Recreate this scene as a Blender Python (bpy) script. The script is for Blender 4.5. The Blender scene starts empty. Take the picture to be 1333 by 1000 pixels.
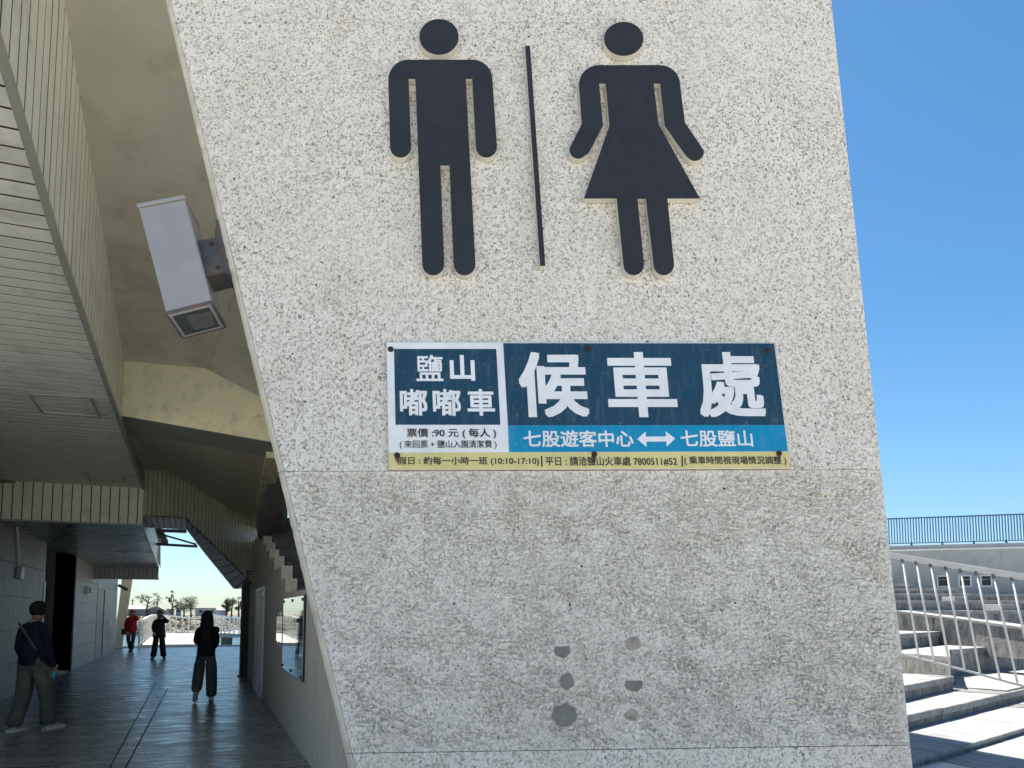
import bpy, bmesh, math, random
from math import sin, cos, tan, radians, pi, atan2, sqrt
from mathutils import Vector, Matrix, noise
random.seed(7)
S = bpy.context.scene
COL = S.collection
# ------------------------------------------------------------------ camera
EYE = 1.57; F = 1000.0; PX, PY = 666.5, 710.0        # focal length and principal point in pixels of the 1333x1000 photograph
PITCH = radians(5); YAW = radians(21.9)
FWD = Vector((sin(YAW)*cos(PITCH), cos(YAW)*cos(PITCH), sin(PITCH)))
RT = Vector((cos(YAW), -sin(YAW), 0)); UP = RT.cross(FWD)
CAM = Vector((0, 0, EYE))
cd = bpy.data.cameras.new('camera'); cam = bpy.data.objects.new('camera', cd); COL.objects.link(cam)
cam.matrix_world = Matrix(((RT.x, UP.x, -FWD.x, 0), (RT.y, UP.y, -FWD.y, 0), (RT.z, UP.z, -FWD.z, EYE), (0, 0, 0, 1)))
cd.sensor_width = 36; cd.lens = 36*F/1333; cd.shift_x = 0; cd.shift_y = (PY-500)/1333
cd.clip_start = .05; cd.clip_end = 9000
S.camera = cam
# ------------------------------------------------------------------ sky, sun, exposure
SUN_EL = radians(60); SUN_AZ = radians(1)           # azimuth clockwise from +Y
w = bpy.data.worlds.new('World'); S.world = w; w.use_nodes = True
nt = w.node_tree; nt.nodes.clear()
sky = nt.nodes.new('ShaderNodeTexSky'); sky.sky_type = 'NISHITA'; sky.sun_disc = False
sky.sun_elevation = SUN_EL; sky.sun_rotation = SUN_AZ; sky.air_density = 1.0; sky.dust_density = .5; sky.ozone_density = 1.0; sky.altitude = 0
bg = nt.nodes.new('ShaderNodeBackground'); out = nt.nodes.new('ShaderNodeOutputWorld')
tn = nt.nodes.new('ShaderNodeMix'); tn.data_type = 'RGBA'; tn.blend_type = 'MULTIPLY'; tn.inputs[0].default_value = 1; 
tc = nt.nodes.new('ShaderNodeTexCoord'); sp = nt.nodes.new('ShaderNodeSeparateXYZ'); nt.links.new(tc.outputs['Generated'], sp.inputs[0])
cr = nt.nodes.new('ShaderNodeValToRGB'); nt.links.new(sp.outputs[2], cr.inputs[0])      # paler, hazier air low over the horizon, the same all round
cr.color_ramp.elements[0].position = 0; cr.color_ramp.elements[0].color = (.70, .86, 1.0, 1)
cr.color_ramp.elements[1].position = .34; cr.color_ramp.elements[1].color = (.45, .80, 1.0, 1)
e1 = cr.color_ramp.elements.new(.13); e1.color = (.58, .83, 1.0, 1)
nt.links.new(cr.outputs[0], tn.inputs[7])
bg.inputs[1].default_value = .0575
nt.links.new(sky.outputs[0], tn.inputs[6]); nt.links.new(tn.outputs[2], bg.inputs[0]); nt.links.new(bg.outputs[0], out.inputs[0])
sl = bpy.data.lights.new('sun', 'SUN'); sl.energy = 5; sl.angle = radians(.5); sl.color = (1, .95, .87)
so = bpy.data.objects.new('sun', sl); COL.objects.link(so)
sd = Vector((sin(SUN_AZ)*cos(SUN_EL), cos(SUN_AZ)*cos(SUN_EL), sin(SUN_EL)))
so.rotation_euler = sd.to_track_quat('Z', 'Y').to_euler()
S.view_settings.view_transform = 'Standard'; S.view_settings.look = 'None'
S.view_settings.exposure = 1.42; S.view_settings.gamma = 1; S.view_settings.use_curve_mapping = False
try:
    S.cycles.max_bounces = 10; S.cycles.diffuse_bounces = 6; S.cycles.glossy_bounces = 4
except Exception: pass
# ------------------------------------------------------------------ rays from the measured photograph onto real planes
def ray(x, y): return FWD + RT*((x-PX)/F) - UP*((y-PY)/F)
def onZ(x, y, z): r = ray(x, y); return CAM + r*((z-EYE)/r.z)
def onX(x, y, X): r = ray(x, y); return CAM + r*(X/r.x)
def onY(x, y, Y): r = ray(x, y); return CAM + r*(Y/r.y)
def onP(x, y, P, n): r = ray(x, y); return CAM + r*((P-CAM).dot(n)/r.dot(n))
def ondep(x, y, d): return CAM + ray(x, y)*d
V = Vector
# ------------------------------------------------------------------ object helpers
WL = {}
def link(o): COL.objects.link(o); return o
def tag(o, label=None, cat=None, group=None, kind=None):
    if label: o['label'] = label
    if cat: o['category'] = cat
    if group: o['group'] = group
    if kind: o['kind'] = kind
    return o
def empty(name, loc, label, cat, group=None, rz=0, kind=None):
    o = link(bpy.data.objects.new(name, None)); o.location = loc; o.rotation_euler = (0, 0, rz); o.empty_display_size = .1
    WL[o] = V(loc) if rz == 0 else V((0, 0, 0))
    return tag(o, label, cat, group, kind)
def mk(name, verts, faces, mat, parent=None, smooth=False, origin=None, mats=None, fm=None):
    """one mesh object; vertices are given in world metres (or in the parent's own frame when that is rotated)"""
    off = WL.get(parent, V((0, 0, 0))) if parent else V((0, 0, 0))
    me = bpy.data.meshes.new(name)
    me.from_pydata([tuple(V(v)-off) for v in verts], [], faces); me.update()
    for m in (mats or [mat]): me.materials.append(m)
    if fm:
        for p, i in zip(me.polygons, fm): p.material_index = i
    if smooth:
        for p in me.polygons: p.use_smooth = True
    o = link(bpy.data.objects.new(name, me))
    if parent: o.parent = parent
    WL[o] = off
    return o
def fixn(o):
    bm = bmesh.new(); bm.from_mesh(o.data); bmesh.ops.recalc_face_normals(bm, faces=bm.faces); bm.to_mesh(o.data); bm.free(); return o
def bevel(o, w, seg=1):
    bm = bmesh.new(); bm.from_mesh(o.data)
    bmesh.ops.recalc_face_normals(bm, faces=bm.faces)
    es = [e for e in bm.edges if len(e.link_faces) == 2 and e.calc_face_angle(0) > .5]
    bmesh.ops.bevel(bm, geom=es, offset=w, segments=seg, affect='EDGES', clamp_overlap=True); bm.to_mesh(o.data); bm.free(); return o
def prism_vf(pts, vec):
    n = len(pts); vec = V(vec)
    v = [V(p) for p in pts] + [V(p)+vec for p in pts]
    f = [list(range(n)), list(range(2*n-1, n-1, -1))] + [[i, i+n, (i+1) % n+n, (i+1) % n] for i in range(n)]
    return v, f
def prism(name, pts, vec, mat, parent=None, bev=0):
    v, f = prism_vf(pts, vec); o = mk(name, v, f, mat, parent); fixn(o)
    if bev: bevel(o, bev)
    return o
def box_vf(x0, x1, y0, y1, z0, z1):
    return prism_vf([(x0, y0, z0), (x1, y0, z0), (x1, y1, z0), (x0, y1, z0)], (0, 0, z1-z0))
def box(name, x0, x1, y0, y1, z0, z1, mat, parent=None, bev=0):
    v, f = box_vf(x0, x1, y0, y1, z0, z1); o = mk(name, v, f, mat, parent); fixn(o)
    if bev: bevel(o, bev)
    return o
def join_vf(lst):
    V_, F_ = [], []
    for v, f in lst:
        n = len(V_); V_ += list(v); F_ += [[i+n for i in q] for q in f]
    return V_, F_
def bar_vf(a, b, w, d=None, up=(0, 0, 1)):
    a, b = V(a), V(b); d = d or w; t = (b-a).normalized(); u = V(up)
    if abs(t.dot(u)) > .98: u = V((0, 1, 0))
    s = t.cross(u).normalized(); u = s.cross(t)
    q = [a - s*w/2 - u*d/2, a + s*w/2 - u*d/2, a + s*w/2 + u*d/2, a - s*w/2 + u*d/2]
    return prism_vf(q, b-a)
def tube_vf(pts, rs, n=8, cap=True):
    pts = [V(p) for p in pts]; vs, fs = [], []
    if not hasattr(rs, '__len__'): rs = [rs]*len(pts)
    for i, p in enumerate(pts):
        t = (pts[min(i+1, len(pts)-1)] - pts[max(i-1, 0)]).normalized()
        u = V((0, 0, 1)) if abs(t.z) < .95 else V((0, 1, 0))
        s = t.cross(u).normalized(); u = s.cross(t)
        for k in range(n): vs.append(p + (s*cos(2*pi*k/n) + u*sin(2*pi*k/n))*rs[i])
    for i in range(len(pts)-1):
        for k in range(n): fs.append([i*n+k, i*n+(k+1) % n, (i+1)*n+(k+1) % n, (i+1)*n+k])
    if cap: fs += [list(range(n-1, -1, -1)), list(range((len(pts)-1)*n, len(pts)*n))]
    return vs, fs
def clip(poly, d, c, keep_gt):
    """keep the part of a planar polygon with d.p > c (or < c)"""
    o = []
    for i in range(len(poly)):
        a, b = poly[i], poly[(i+1) % len(poly)]; sa, sb = d.dot(a)-c, d.dot(b)-c
        if not keep_gt: sa, sb = -sa, -sb
        if sa >= 0: o.append(a)
        if (sa > 0 and sb < 0) or (sa < 0 and sb > 0): o.append(a + (b-a)*(sa/(sa-sb)))
    return o
def strips(poly, axis, width, gap, outv, thick, name, mat, parent, backmat, start=None, jit=0.0012):
    """split a planar polygon into cladding strips across AXIS; OUTV points to the viewer's side"""
    poly = [V(p) for p in poly]; axis = V(axis).normalized(); outv = V(outv).normalized()
    c0 = min(p.dot(axis) for p in poly); c1 = max(p.dot(axis) for p in poly); c = c0 if start is None else start
    prism('backing', [p - outv*.003 for p in poly], -outv*.03, backmat, parent)  # dark sheet nearly flush: the shade of the grooves is put in as colour
    n = 0
    while c < c1:
        q = clip(clip(poly, axis, c+gap/2, True), axis, c+width-gap/2, False)
        q = [p for i, p in enumerate(q) if (p-q[i-1]).length > 1e-4]
        if len(q) >= 3:
            j = outv*random.uniform(-jit, jit)
            prism(name, [p+j for p in q], -outv*thick, mat, parent); n += 1
        c += width
    return n
# ------------------------------------------------------------------ materials
def M(name, col, rough=.7, metal=0, spec=.5):
    m = bpy.data.materials.new(name); m.use_nodes = True
    b = m.node_tree.nodes['Principled BSDF']
    b.inputs['Base Color'].default_value = (*col, 1); b.inputs['Roughness'].default_value = rough
    b.inputs['Metallic'].default_value = metal; b.inputs['Specular IOR Level'].default_value = spec
    return m
def N(m, t, **kw):
    n = m.node_tree.nodes.new(t)
    for k, v in kw.items():
        if k in n.inputs: n.inputs[k].default_value = v
        else: setattr(n, k, v)
    return n
def L(m, a, b): m.node_tree.links.new(a, b)
def coord(m, scale=(1, 1, 1), geo=False):
    if geo: t = N(m, 'ShaderNodeNewGeometry').outputs['Position']
    else: t = N(m, 'ShaderNodeTexCoord').outputs['Object']
    mp = N(m, 'ShaderNodeMapping'); mp.inputs['Scale'].default_value = scale; L(m, t, mp.inputs[0]); return mp.outputs[0]
def nz(m, co, scale, detail=3, rough=.5, dist=0):
    n = N(m, 'ShaderNodeTexNoise'); n.inputs['Scale'].default_value = scale; n.inputs['Detail'].default_value = detail
    n.inputs['Roughness'].default_value = rough; n.inputs['Distortion'].default_value = dist; L(m, co, n.inputs['Vector']); return n.outputs['Fac']
def ramp(m, fac, stops, interp='LINEAR'):
    r = N(m, 'ShaderNodeValToRGB'); r.color_ramp.interpolation = interp
    while len(r.color_ramp.elements) < len(stops): r.color_ramp.elements.new(.5)
    for e, (p, c) in zip(r.color_ramp.elements, stops):
        e.position = p; e.color = (c, c, c, 1) if not hasattr(c, '__len__') else (*c, 1)
    L(m, fac, r.inputs[0]); return r.outputs[0]
def mix(m, fac, a, b, mode='MIX'):
    x = N(m, 'ShaderNodeMix', data_type='RGBA', blend_type=mode)
    for s, v in ((x.inputs[0], fac), (x.inputs[6], a), (x.inputs[7], b)):
        if hasattr(v, 'is_linked') or hasattr(v, 'links'): L(m, v, s)
        elif hasattr(v, '__len__'): s.default_value = (*v, 1)
        else: s.default_value = v if s == x.inputs[0] else (v, v, v, 1)
    return x.outputs[2]
def math_(m, op, a, b=0):
    x = N(m, 'ShaderNodeMath', operation=op)
    for s, v in ((x.inputs[0], a), (x.inputs[1], b)):
        if hasattr(v, 'links'): L(m, v, s)
        else: s.default_value = v
    return x.outputs[0]
def bumpn(m, h, dist, strength=1, prev=None):
    b = N(m, 'ShaderNodeBump'); b.inputs['Distance'].default_value = dist; b.inputs['Strength'].default_value = strength
    L(m, h, b.inputs['Height'])
    if prev: L(m, prev, b.inputs['Normal'])
    return b.outputs[0]
def PB(m): return m.node_tree.nodes['Principled BSDF']
def noisy(name, col, rough=.7, scale=6, amt=.18, bump=.002, bscale=60, metal=0, geo=False, stretch=(1, 1, 1), dirt=None, spec=.5):
    m = M(name, col, rough, metal, spec); co = coord(m, stretch, geo)
    f = nz(m, co, scale, 5, .6)
    lo = tuple(c*(1-amt) for c in col); hi = tuple(min(1, c*(1+amt)) for c in col)
    c = ramp(m, f, [(.3, lo), (.7, hi)])
    if dirt:
        d = ramp(m, nz(m, co, dirt[1], 6, .65, .4), [(.52, 0.0), (.66, 1.0)])
        c = mix(m, math_(m, 'MULTIPLY', d, dirt[2]), c, dirt[0])
    L(m, c, PB(m).inputs['Base Color'])
    if bump: L(m, bumpn(m, nz(m, co, bscale, 3), bump), PB(m).inputs['Normal'])
    rr = ramp(m, nz(m, co, scale*2, 3), [(.3, max(0, rough-.08)), (.7, min(1, rough+.08))]); L(m, rr, PB(m).inputs['Roughness'])
    return m
def pebble(name, coarse, rot=None):
    """washed aggregate render: cream matrix with grey, brown and dark grains; COARSE adds the dragged trowel relief"""
    m = M(name, (.6, .58, .52), .8, 0, .35); co = coord(m)
    big = nz(m, co, 1.3, 4, .6)
    base = ramp(m, big, [(.3, (.71, .645, .55)), (.5, (.80, .745, .66)), (.75, (.74, .68, .585))])
    warp = N(m, 'ShaderNodeTexNoise'); warp.inputs['Scale'].default_value = 90; warp.inputs['Detail'].default_value = 2; L(m, co, warp.inputs['Vector'])
    wv = N(m, 'ShaderNodeVectorMath', operation='MULTIPLY_ADD'); L(m, warp.outputs['Color'], wv.inputs[0]); wv.inputs[1].default_value = (.022, .022, .022); L(m, co, wv.inputs[2])
    wc = wv.outputs[0]
    def grains(scale, cut, rnd, seedoff):
        mp = N(m, 'ShaderNodeMapping'); mp.inputs['Location'].default_value = seedoff; mp.inputs['Scale'].default_value = (1, 1, .75); L(m, wc, mp.inputs[0])
        v = N(m, 'ShaderNodeTexVoronoi'); v.inputs['Scale'].default_value = scale; L(m, mp.outputs[0], v.inputs['Vector'])
        sel = N(m, 'ShaderNodeSeparateColor'); L(m, v.outputs['Color'], sel.inputs[0])
        near = ramp(m, v.outputs['Distance'], [(cut*.7, 1.0), (cut, 0.0)])
        pick = ramp(m, sel.outputs[0], [(rnd, 0.0), (rnd+.02, 1.0)])
        return math_(m, 'MULTIPLY', near, pick), sel.outputs[1], v.outputs['Distance']
    g1, t1, d1 = grains(92, .46, .36, (0, 0, 0))
    g2, t2, d2 = grains(150, .55, .30, (3, 1, 2))
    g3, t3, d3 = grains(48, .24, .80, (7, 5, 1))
    cg = ramp(m, t1, [(0, (.17, .155, .13)), (.5, (.30, .28, .24)), (.8, (.40, .36, .30)), (1, (.30, .19, .10))])
    cg2 = ramp(m, t2, [(0, (.24, .22, .18)), (.45, (.42, .385, .32)), (.6, (.55, .5, .42)), (.72, (.93, .91, .84)), (1, (.95, .93, .88))])
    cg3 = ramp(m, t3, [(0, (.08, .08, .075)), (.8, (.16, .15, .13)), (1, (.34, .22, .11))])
    dens = ramp(m, nz(m, co, 2.4, 4, .6), [(.3, .35), (.7, 1.0)])
    lv = .55 if coarse == 1.0 else .9
    c = mix(m, math_(m, 'MULTIPLY', g2, .68), base, cg2)
    c = mix(m, math_(m, 'MULTIPLY', math_(m, 'MULTIPLY', g1, lv), dens), c, cg)
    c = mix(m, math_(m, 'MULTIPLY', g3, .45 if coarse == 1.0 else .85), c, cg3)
    st = ramp(m, nz(m, co, 4.5, 6, .7, .6), [(.56, 0.0), (.72, 1.0)])
    c = mix(m, math_(m, 'MULTIPLY', st, .3), c, (.47, .40, .28))
    rs = ramp(m, nz(m, coord(m, (1, 1, .07)), 7, 5, .65, .3), [(.5, 0.0), (.75, .16)])
    c = mix(m, rs, c, (.40, .36, .28))
    L(m, c, PB(m).inputs['Base Color'])
    h = math_(m, 'SUBTRACT', 1.0, g1); h = math_(m, 'SUBTRACT', h, math_(m, 'MULTIPLY', g3, 1.5))
    h = math_(m, 'ADD', h, math_(m, 'MULTIPLY', nz(m, co, 160, 3), 1.2))
    nb = bumpn(m, h, .0022, .8)
    if coarse:
        mp = N(m, 'ShaderNodeMapping'); mp.inputs['Rotation'].default_value = (0, radians(-28), 0); mp.inputs['Scale'].default_value = (1, 1, 2.6); L(m, wc, mp.inputs[0])
        r1 = N(m, 'ShaderNodeTexNoise', noise_type='RIDGED_MULTIFRACTAL')
        r1.inputs['Scale'].default_value = 17; r1.inputs['Detail'].default_value = 4; r1.inputs['Roughness'].default_value = .55; L(m, mp.outputs[0], r1.inputs['Vector'])
        r2 = nz(m, wc, 55, 4, .6, .5)
        hh = math_(m, 'ADD', math_(m, 'MULTIPLY', r1.outputs['Fac'], coarse*1.0), math_(m, 'MULTIPLY', r2, coarse))
        nb = bumpn(m, hh, .006, .8, nb)
    L(m, nb, PB(m).inputs['Normal'])
    return m

m_peb = pebble('pebble_wash_smooth', 0)
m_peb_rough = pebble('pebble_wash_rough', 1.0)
m_peb_mid = pebble('pebble_wash_band', .35)
m_edge = noisy('render_arris', (.60, .56, .46), .8, 12, .15, .003, 80, dirt=((.4, .33, .2), 9, .5))
m_sidewall = pebble('pebble_wash_passage', .25)
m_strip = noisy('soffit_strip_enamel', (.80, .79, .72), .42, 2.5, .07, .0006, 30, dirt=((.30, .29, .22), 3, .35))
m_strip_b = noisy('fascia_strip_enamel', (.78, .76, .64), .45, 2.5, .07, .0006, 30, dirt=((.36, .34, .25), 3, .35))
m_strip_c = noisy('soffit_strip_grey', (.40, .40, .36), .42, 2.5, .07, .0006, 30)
m_gap = M('dark_joint', (.03, .028, .022), .9)  # also used as painted shade in the cladding grooves
m_trim = noisy('metal_trim', (.33, .33, .28), .4, 4, .08, .0004, 40)
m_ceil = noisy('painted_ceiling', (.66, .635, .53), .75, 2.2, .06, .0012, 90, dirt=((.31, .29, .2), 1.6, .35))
m_beam = noisy('cream_painted_beam', (.84, .78, .52), .7, 3, .06, .001, 90, dirt=((.42, .38, .24), 5, .4))
m_beamgrey = noisy('beam_edge_grey', (.36, .37, .33), .65, 3, .08, .001, 60)
m_conc = noisy('grey_concrete', (.30, .30, .29), .8, 3, .2, .003, 40, dirt=((.16, .155, .15), 5, .6))
m_conc_dark = noisy('stained_concrete', (.13, .135, .14), .75, 4, .3, .004, 40, dirt=((.05, .05, .055), 6, .6))
m_wallstone = noisy('grey_wall_stone', (.27, .255, .225), .55, 5, .14, .001, 50, dirt=((.2, .19, .165), 7, .45))
m_dark = noisy('dark_metal_door', (.05, .047, .04), .5, 5, .2, .0005, 60)
m_doorbrown = noisy('brown_door_panel', (.12, .11, .09), .5, 5, .15, .0005, 60)
m_post = noisy('olive_steel_post', (.20, .195, .15), .5, 5, .15, .0005, 60)
m_white = noisy('white_enamel', (.78, .78, .76), .4, 4, .05, .0004, 50)
m_black = M('black_plastic', (.02, .02, .02), .4)
m_steel = M('brushed_steel', (.6, .6, .6), .3, 1)
m_yel = noisy('ochre_concrete', (.52, .45, .30), .8, 2, .12, .002, 40)
def leafm(name, c): return noisy(name, c, .7, 4, .35, 0)
# floor: worn painted slab, broad worn gloss, faint seams
m_floor = M('worn_sealed_floor', (.10, .115, .13), .3, 0, .5)
co = coord(m_floor, geo=True)
cs = coord(m_floor, (1.0, 2.6, 1), geo=True)
c = ramp(m_floor, nz(m_floor, cs, .9, 6, .65, .5), [(.3, (.15, .165, .18)), (.5, (.21, .235, .255)), (.72, (.32, .345, .36))])
c = mix(m_floor, ramp(m_floor, nz(m_floor, co, 11, 5, .7), [(.55, 0.0), (.75, .5)]), c, (.09, .10, .11))
L(m_floor, c, PB(m_floor).inputs['Base Color'])
L(m_floor, ramp(m_floor, nz(m_floor, cs, 1.6, 6, .7, .4), [(.3, .16), (.7, .42)]), PB(m_floor).inputs['Roughness'])
hb = math_(m_floor, 'ADD', nz(m_floor, cs, 2.2, 5, .6, .8), math_(m_floor, 'MULTIPLY', nz(m_floor, co, 14, 3), .12))
L(m_floor, bumpn(m_floor, hb, .009), PB(m_floor).inputs['Normal'])
m_plaza = noisy('sunlit_paving', (.61, .57, .50), .8, 1.5, .15, .003, 30, geo=True, dirt=((.3, .28, .25), 2, .5))
# seating stone
m_stone = M('weathered_seat_stone', (.4, .4, .39), .85, 0, .3)
co = coord(m_stone); cs = coord(m_stone, (1, .16, 1))
mpz = N(m_stone, 'ShaderNodeMapping'); mpz.inputs['Rotation'].default_value = (0, 0, radians(4)); L(m_stone, coord(m_stone), mpz.inputs[0])
sc = N(m_stone, 'ShaderNodeMapping'); sc.inputs['Scale'].default_value = (1, .14, 1); L(m_stone, mpz.outputs[0], sc.inputs[0])
c = ramp(m_stone, nz(m_stone, sc.outputs[0], 6, 6, .7, .6), [(.28, (.15, .15, .155)), (.47, (.29, .285, .275)), (.7, (.38, .375, .36))])
c = mix(m_stone, ramp(m_stone, nz(m_stone, co, 2.6, 7, .75, .8), [(.5, 0.0), (.68, .75)]), c, (.20, .205, .21))
c = mix(m_stone, ramp(m_stone, nz(m_stone, co, 30, 4, .7), [(.55, 0.0), (.75, .6)]), c, (.16, .16, .16))
L(m_stone, c, PB(m_stone).inputs['Base Color'])
L(m_stone, bumpn(m_stone, nz(m_stone, co, 25, 6, .7), .012), PB(m_stone).inputs['Normal'])
m_riser = M('dirty_riser_stone', (.2, .2, .2), .9, 0, .2); co = coord(m_riser); cz = coord(m_riser, (1, 1, .4))
c = ramp(m_riser, nz(m_riser, cz, 7, 7, .75, .7), [(.3, (.09, .09, .095)), (.5, (.24, .24, .235)), (.72, (.42, .41, .385))])
L(m_riser, c, PB(m_riser).inputs['Base Color']); L(m_riser, bumpn(m_riser, nz(m_riser, co, 18, 7, .75), .03), PB(m_riser).inputs['Normal'])
m_farwall = noisy('weathered_white_render', (.42, .42, .40), .85, 1.2, .12, .004, 20, stretch=(1, 1, .35), dirt=((.30, .30, .29), 2.2, .6))
m_water = M('rippled_water', (.05, .12, .16), .08, 0, .5)
co = coord(m_water, (1, 1, 1), geo=True)
L(m_water, bumpn(m_water, nz(m_water, co, 1.2, 4, .6, .6), .12), PB(m_water).inputs['Normal'])
m_grass = noisy('dry_grass', (.24, .22, .07), .9, 3, .4, .02, 20, geo=True)
m_bank = noisy('scrub_bank', (.13, .10, .065), .95, .25, .45, .05, 4, geo=True, dirt=((.08, .085, .04), .6, .8))
m_land = noisy('flat_land', (.17, .155, .10), .95, .03, .3, 0, geo=True)

# ------------------------------------------------------------------ setting
gnd = mk('plaza_ground', [(-400, -500, 0), (500, -500, 0), (500, 38.4, 0), (-400, 38.4, 0)], [[0, 1, 2, 3]], m_plaza); tag(gnd, kind='structure')
fl = mk('passage_floor', [(-3.25, 7.6, .004), (1.08, 7.6, .004), (1.08, 38.25, .004), (-3.25, 38.25, .004)], [[0, 1, 2, 3]], m_floor)
fl2 = mk('floor_apron', [(1.08, 20.1, .004), (9, 20.1, .004), (9, 38.25, .004), (1.08, 38.25, .004)], [[0, 1, 2, 3]], m_floor, fl)
fl4 = mk('floor_apron', [(-9, 35.4, .004), (-3.25, 35.4, .004), (-3.25, 38.25, .004), (-9, 38.25, .004)], [[0, 1, 2, 3]], m_floor, fl)
tag(fl, kind='structure')
for (a, b) in (((163, 1000), (210, 912)), ((141, 1003), (194, 905))):
    a, b = onZ(*a, .006), onZ(*b, .006); d = (b-a); a = a - d*.35
    v, f = bar_vf(a, b + d*.35, .014, .004); mk('floor_joint', v, f, m_gap, fl)
o = box('plaza_kerb', -60, 60, 38.4, 38.75, -1.2, .06, m_plaza); tag(o, kind='structure')
# grassy shore, water, far bank
def sheet(name, x0, x1, nx, y0, y1, ny, fz, mat):
    vs = [(x0+(x1-x0)*i/nx, y0+(y1-y0)*j/ny, fz(x0+(x1-x0)*i/nx, y0+(y1-y0)*j/ny)) for j in range(ny+1) for i in range(nx+1)]
    fs = [[j*(nx+1)+i, j*(nx+1)+i+1, (j+1)*(nx+1)+i+1, (j+1)*(nx+1)+i] for j in range(ny) for i in range(nx)]
    return mk(name, vs, fs, mat, smooth=True)
g = sheet('grass_verge', -60, 60, 240, 38.7, 46, 24, lambda x, y: -.22 - (max(0, y-41.5))*.33 + noise.noise(V((x*.8, y*.8, 0)))*.05, m_grass); tag(g, kind='structure')
gv, gf = [], []
for i in range(9000):
    x = random.uniform(-14, 22); y = random.uniform(38.8, 43)
    z = -.24 - max(0, y-41.5)*.33; a = random.uniform(0, pi); h = random.uniform(.06, .2); n = len(gv)
    gv += [V((x, y, z)), V((x+.025*cos(a), y+.025*sin(a), z)), V((x+random.uniform(-.06, .06), y+random.uniform(-.06, .06), z+h))]; gf.append([n, n+1, n+2])
tag(mk('grass', gv, gf, m_grass), 'dry yellowish grass along the paving edge by the water', 'grass', kind='stuff')
wt = mk('water', [(-900, 40, -1.5), (900, 40, -1.5), (900, 200, -1.5), (-900, 200, -1.5)], [[0, 1, 2, 3]], m_water); tag(wt, kind='structure')
def fz(x, y): return -1.7 + min(1, max(0, (y-112)/60))*2.2 + noise.noise(V((x*.05, y*.05, 0)))*.5*min(1, max(0, (y-110)/40))
bk = sheet('far_bank', -700, 700, 280, 100, 420, 64, fz, m_bank); tag(bk, kind='structure')
ld = mk('far_land', [(-6000, 400, .2), (6000, 400, .2), (6000, 7000, .2), (-6000, 7000, .2)], [[0, 1, 2, 3]], m_land); tag(ld, kind='structure')
bd = mk('lake_bed', [(-6000, -500, -1.9), (6000, -500, -1.9), (6000, 420, -1.9), (-6000, 420, -1.9)], [[0, 1, 2, 3]], m_land); tag(bd, kind='structure')

# ------------------------------------------------------------------ pylon wall
e = [.0, .0, .0]
A_, B_, C_ = radians(-17.19), radians(-8.09), radians(-1.44)
RW = Matrix.Rotation(A_, 3, 'Z') @ Matrix.Rotation(B_, 3, 'X') @ Matrix.Rotation(C_, 3, 'Y')
WU, WN, WV = RW @ V((1, 0, 0)), RW @ V((0, 1, 0)), RW @ V((0, 0, 1))      # along, into, up the wall
WO = ondep(503.2, 445.8, 3.0)
def uv(px, py, off=0):
    P = onP(px, py, WO - WN*off, WN); d = P-WO; return d.dot(WU), d.dot(WV)
def wp(u, v, off=0): return WO + WU*u + WV*v - WN*off
def wpx(px, py, off=0): u, v = uv(px, py, off); return wp(u, v, off)
L0, L1 = V(uv(215, 0)), V(uv(454, 1000)); R0, R1 = V(uv(1082, 0)), V(uv(1188, 1000))
def le(v): return L0.x + (L1.x-L0.x)*(v-L0.y)/(L1.y-L0.y)
def re_(v): return R0.x + (R1.x-R0.x)*(v-R0.y)/(R1.y-R0.y)
seams = []
for a, b in (((225, 29.5), (1085, 30)), ((356, 614), (1148, 611.5)), ((448, 981), (1185, 970))):
    a, b = uv(*a), uv(*b); seams.append((a[1], (b[1]-a[1])/(b[0]-a[0]), a[0]))
def sv(k, u): s = seams[k]; return s[0] + s[1]*(u-s[2])
pyl = empty('pylon', wp(.6, -2.6), 'tall leaning pylon wall of speckled pebble render carrying the pictograms and blue board', 'wall', kind=None)
TOPV = 2.35; BOT = -2.62
def panel(kt, kb, mat):
    g = .0012
    def at_(u, k, s): return (sv(k, u)+s) if k is not None else None
    def corner(side, k, s, vdef):
        v = vdef
        for _ in range(6):
            u = side(v)
            if k is not None: v = sv(k, u)+s
        return side(v), v
    a = corner(le, kb, g, BOT); b = corner(re_, kb, g, BOT); c_ = corner(re_, kt, -g, TOPV); d_ = corner(le, kt, -g, TOPV)
    ch = .024
    q = [(a[0]+ch, a[1]), b, c_, (d_[0]+ch, d_[1])]
    o = prism('render_panel', [wp(*p, -.018 if mat == m_peb_rough else 0) for p in q], WN*.03, mat, pyl)
    if mat == m_peb_rough: relief(q, o)
    n = 70; vs = []
    for k in range(n+1):
        t = k/n; p0 = V((d_[0]+(a[0]-d_[0])*t, d_[1]+(a[1]-d_[1])*t)); jn = noise.noise(V((p0.y*38, 2, 1)))*.0035 + noise.noise(V((p0.y*120, 5, 1)))*.002
        vs += [wp(p0.x+ch-.0015, p0.y), wp(p0.x+ch*.45+jn, p0.y, -.004+jn*.5), wp(p0.x-.002+jn*.6, p0.y, -.022), wp(p0.x+.006, p0.y, -.06)]
    mk('corner_strip', vs, [[k*4+i, k*4+i+1, k*4+i+5, k*4+i+4] for k in range(n) for i in range(3)], m_edge, pyl)
    return o
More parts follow.
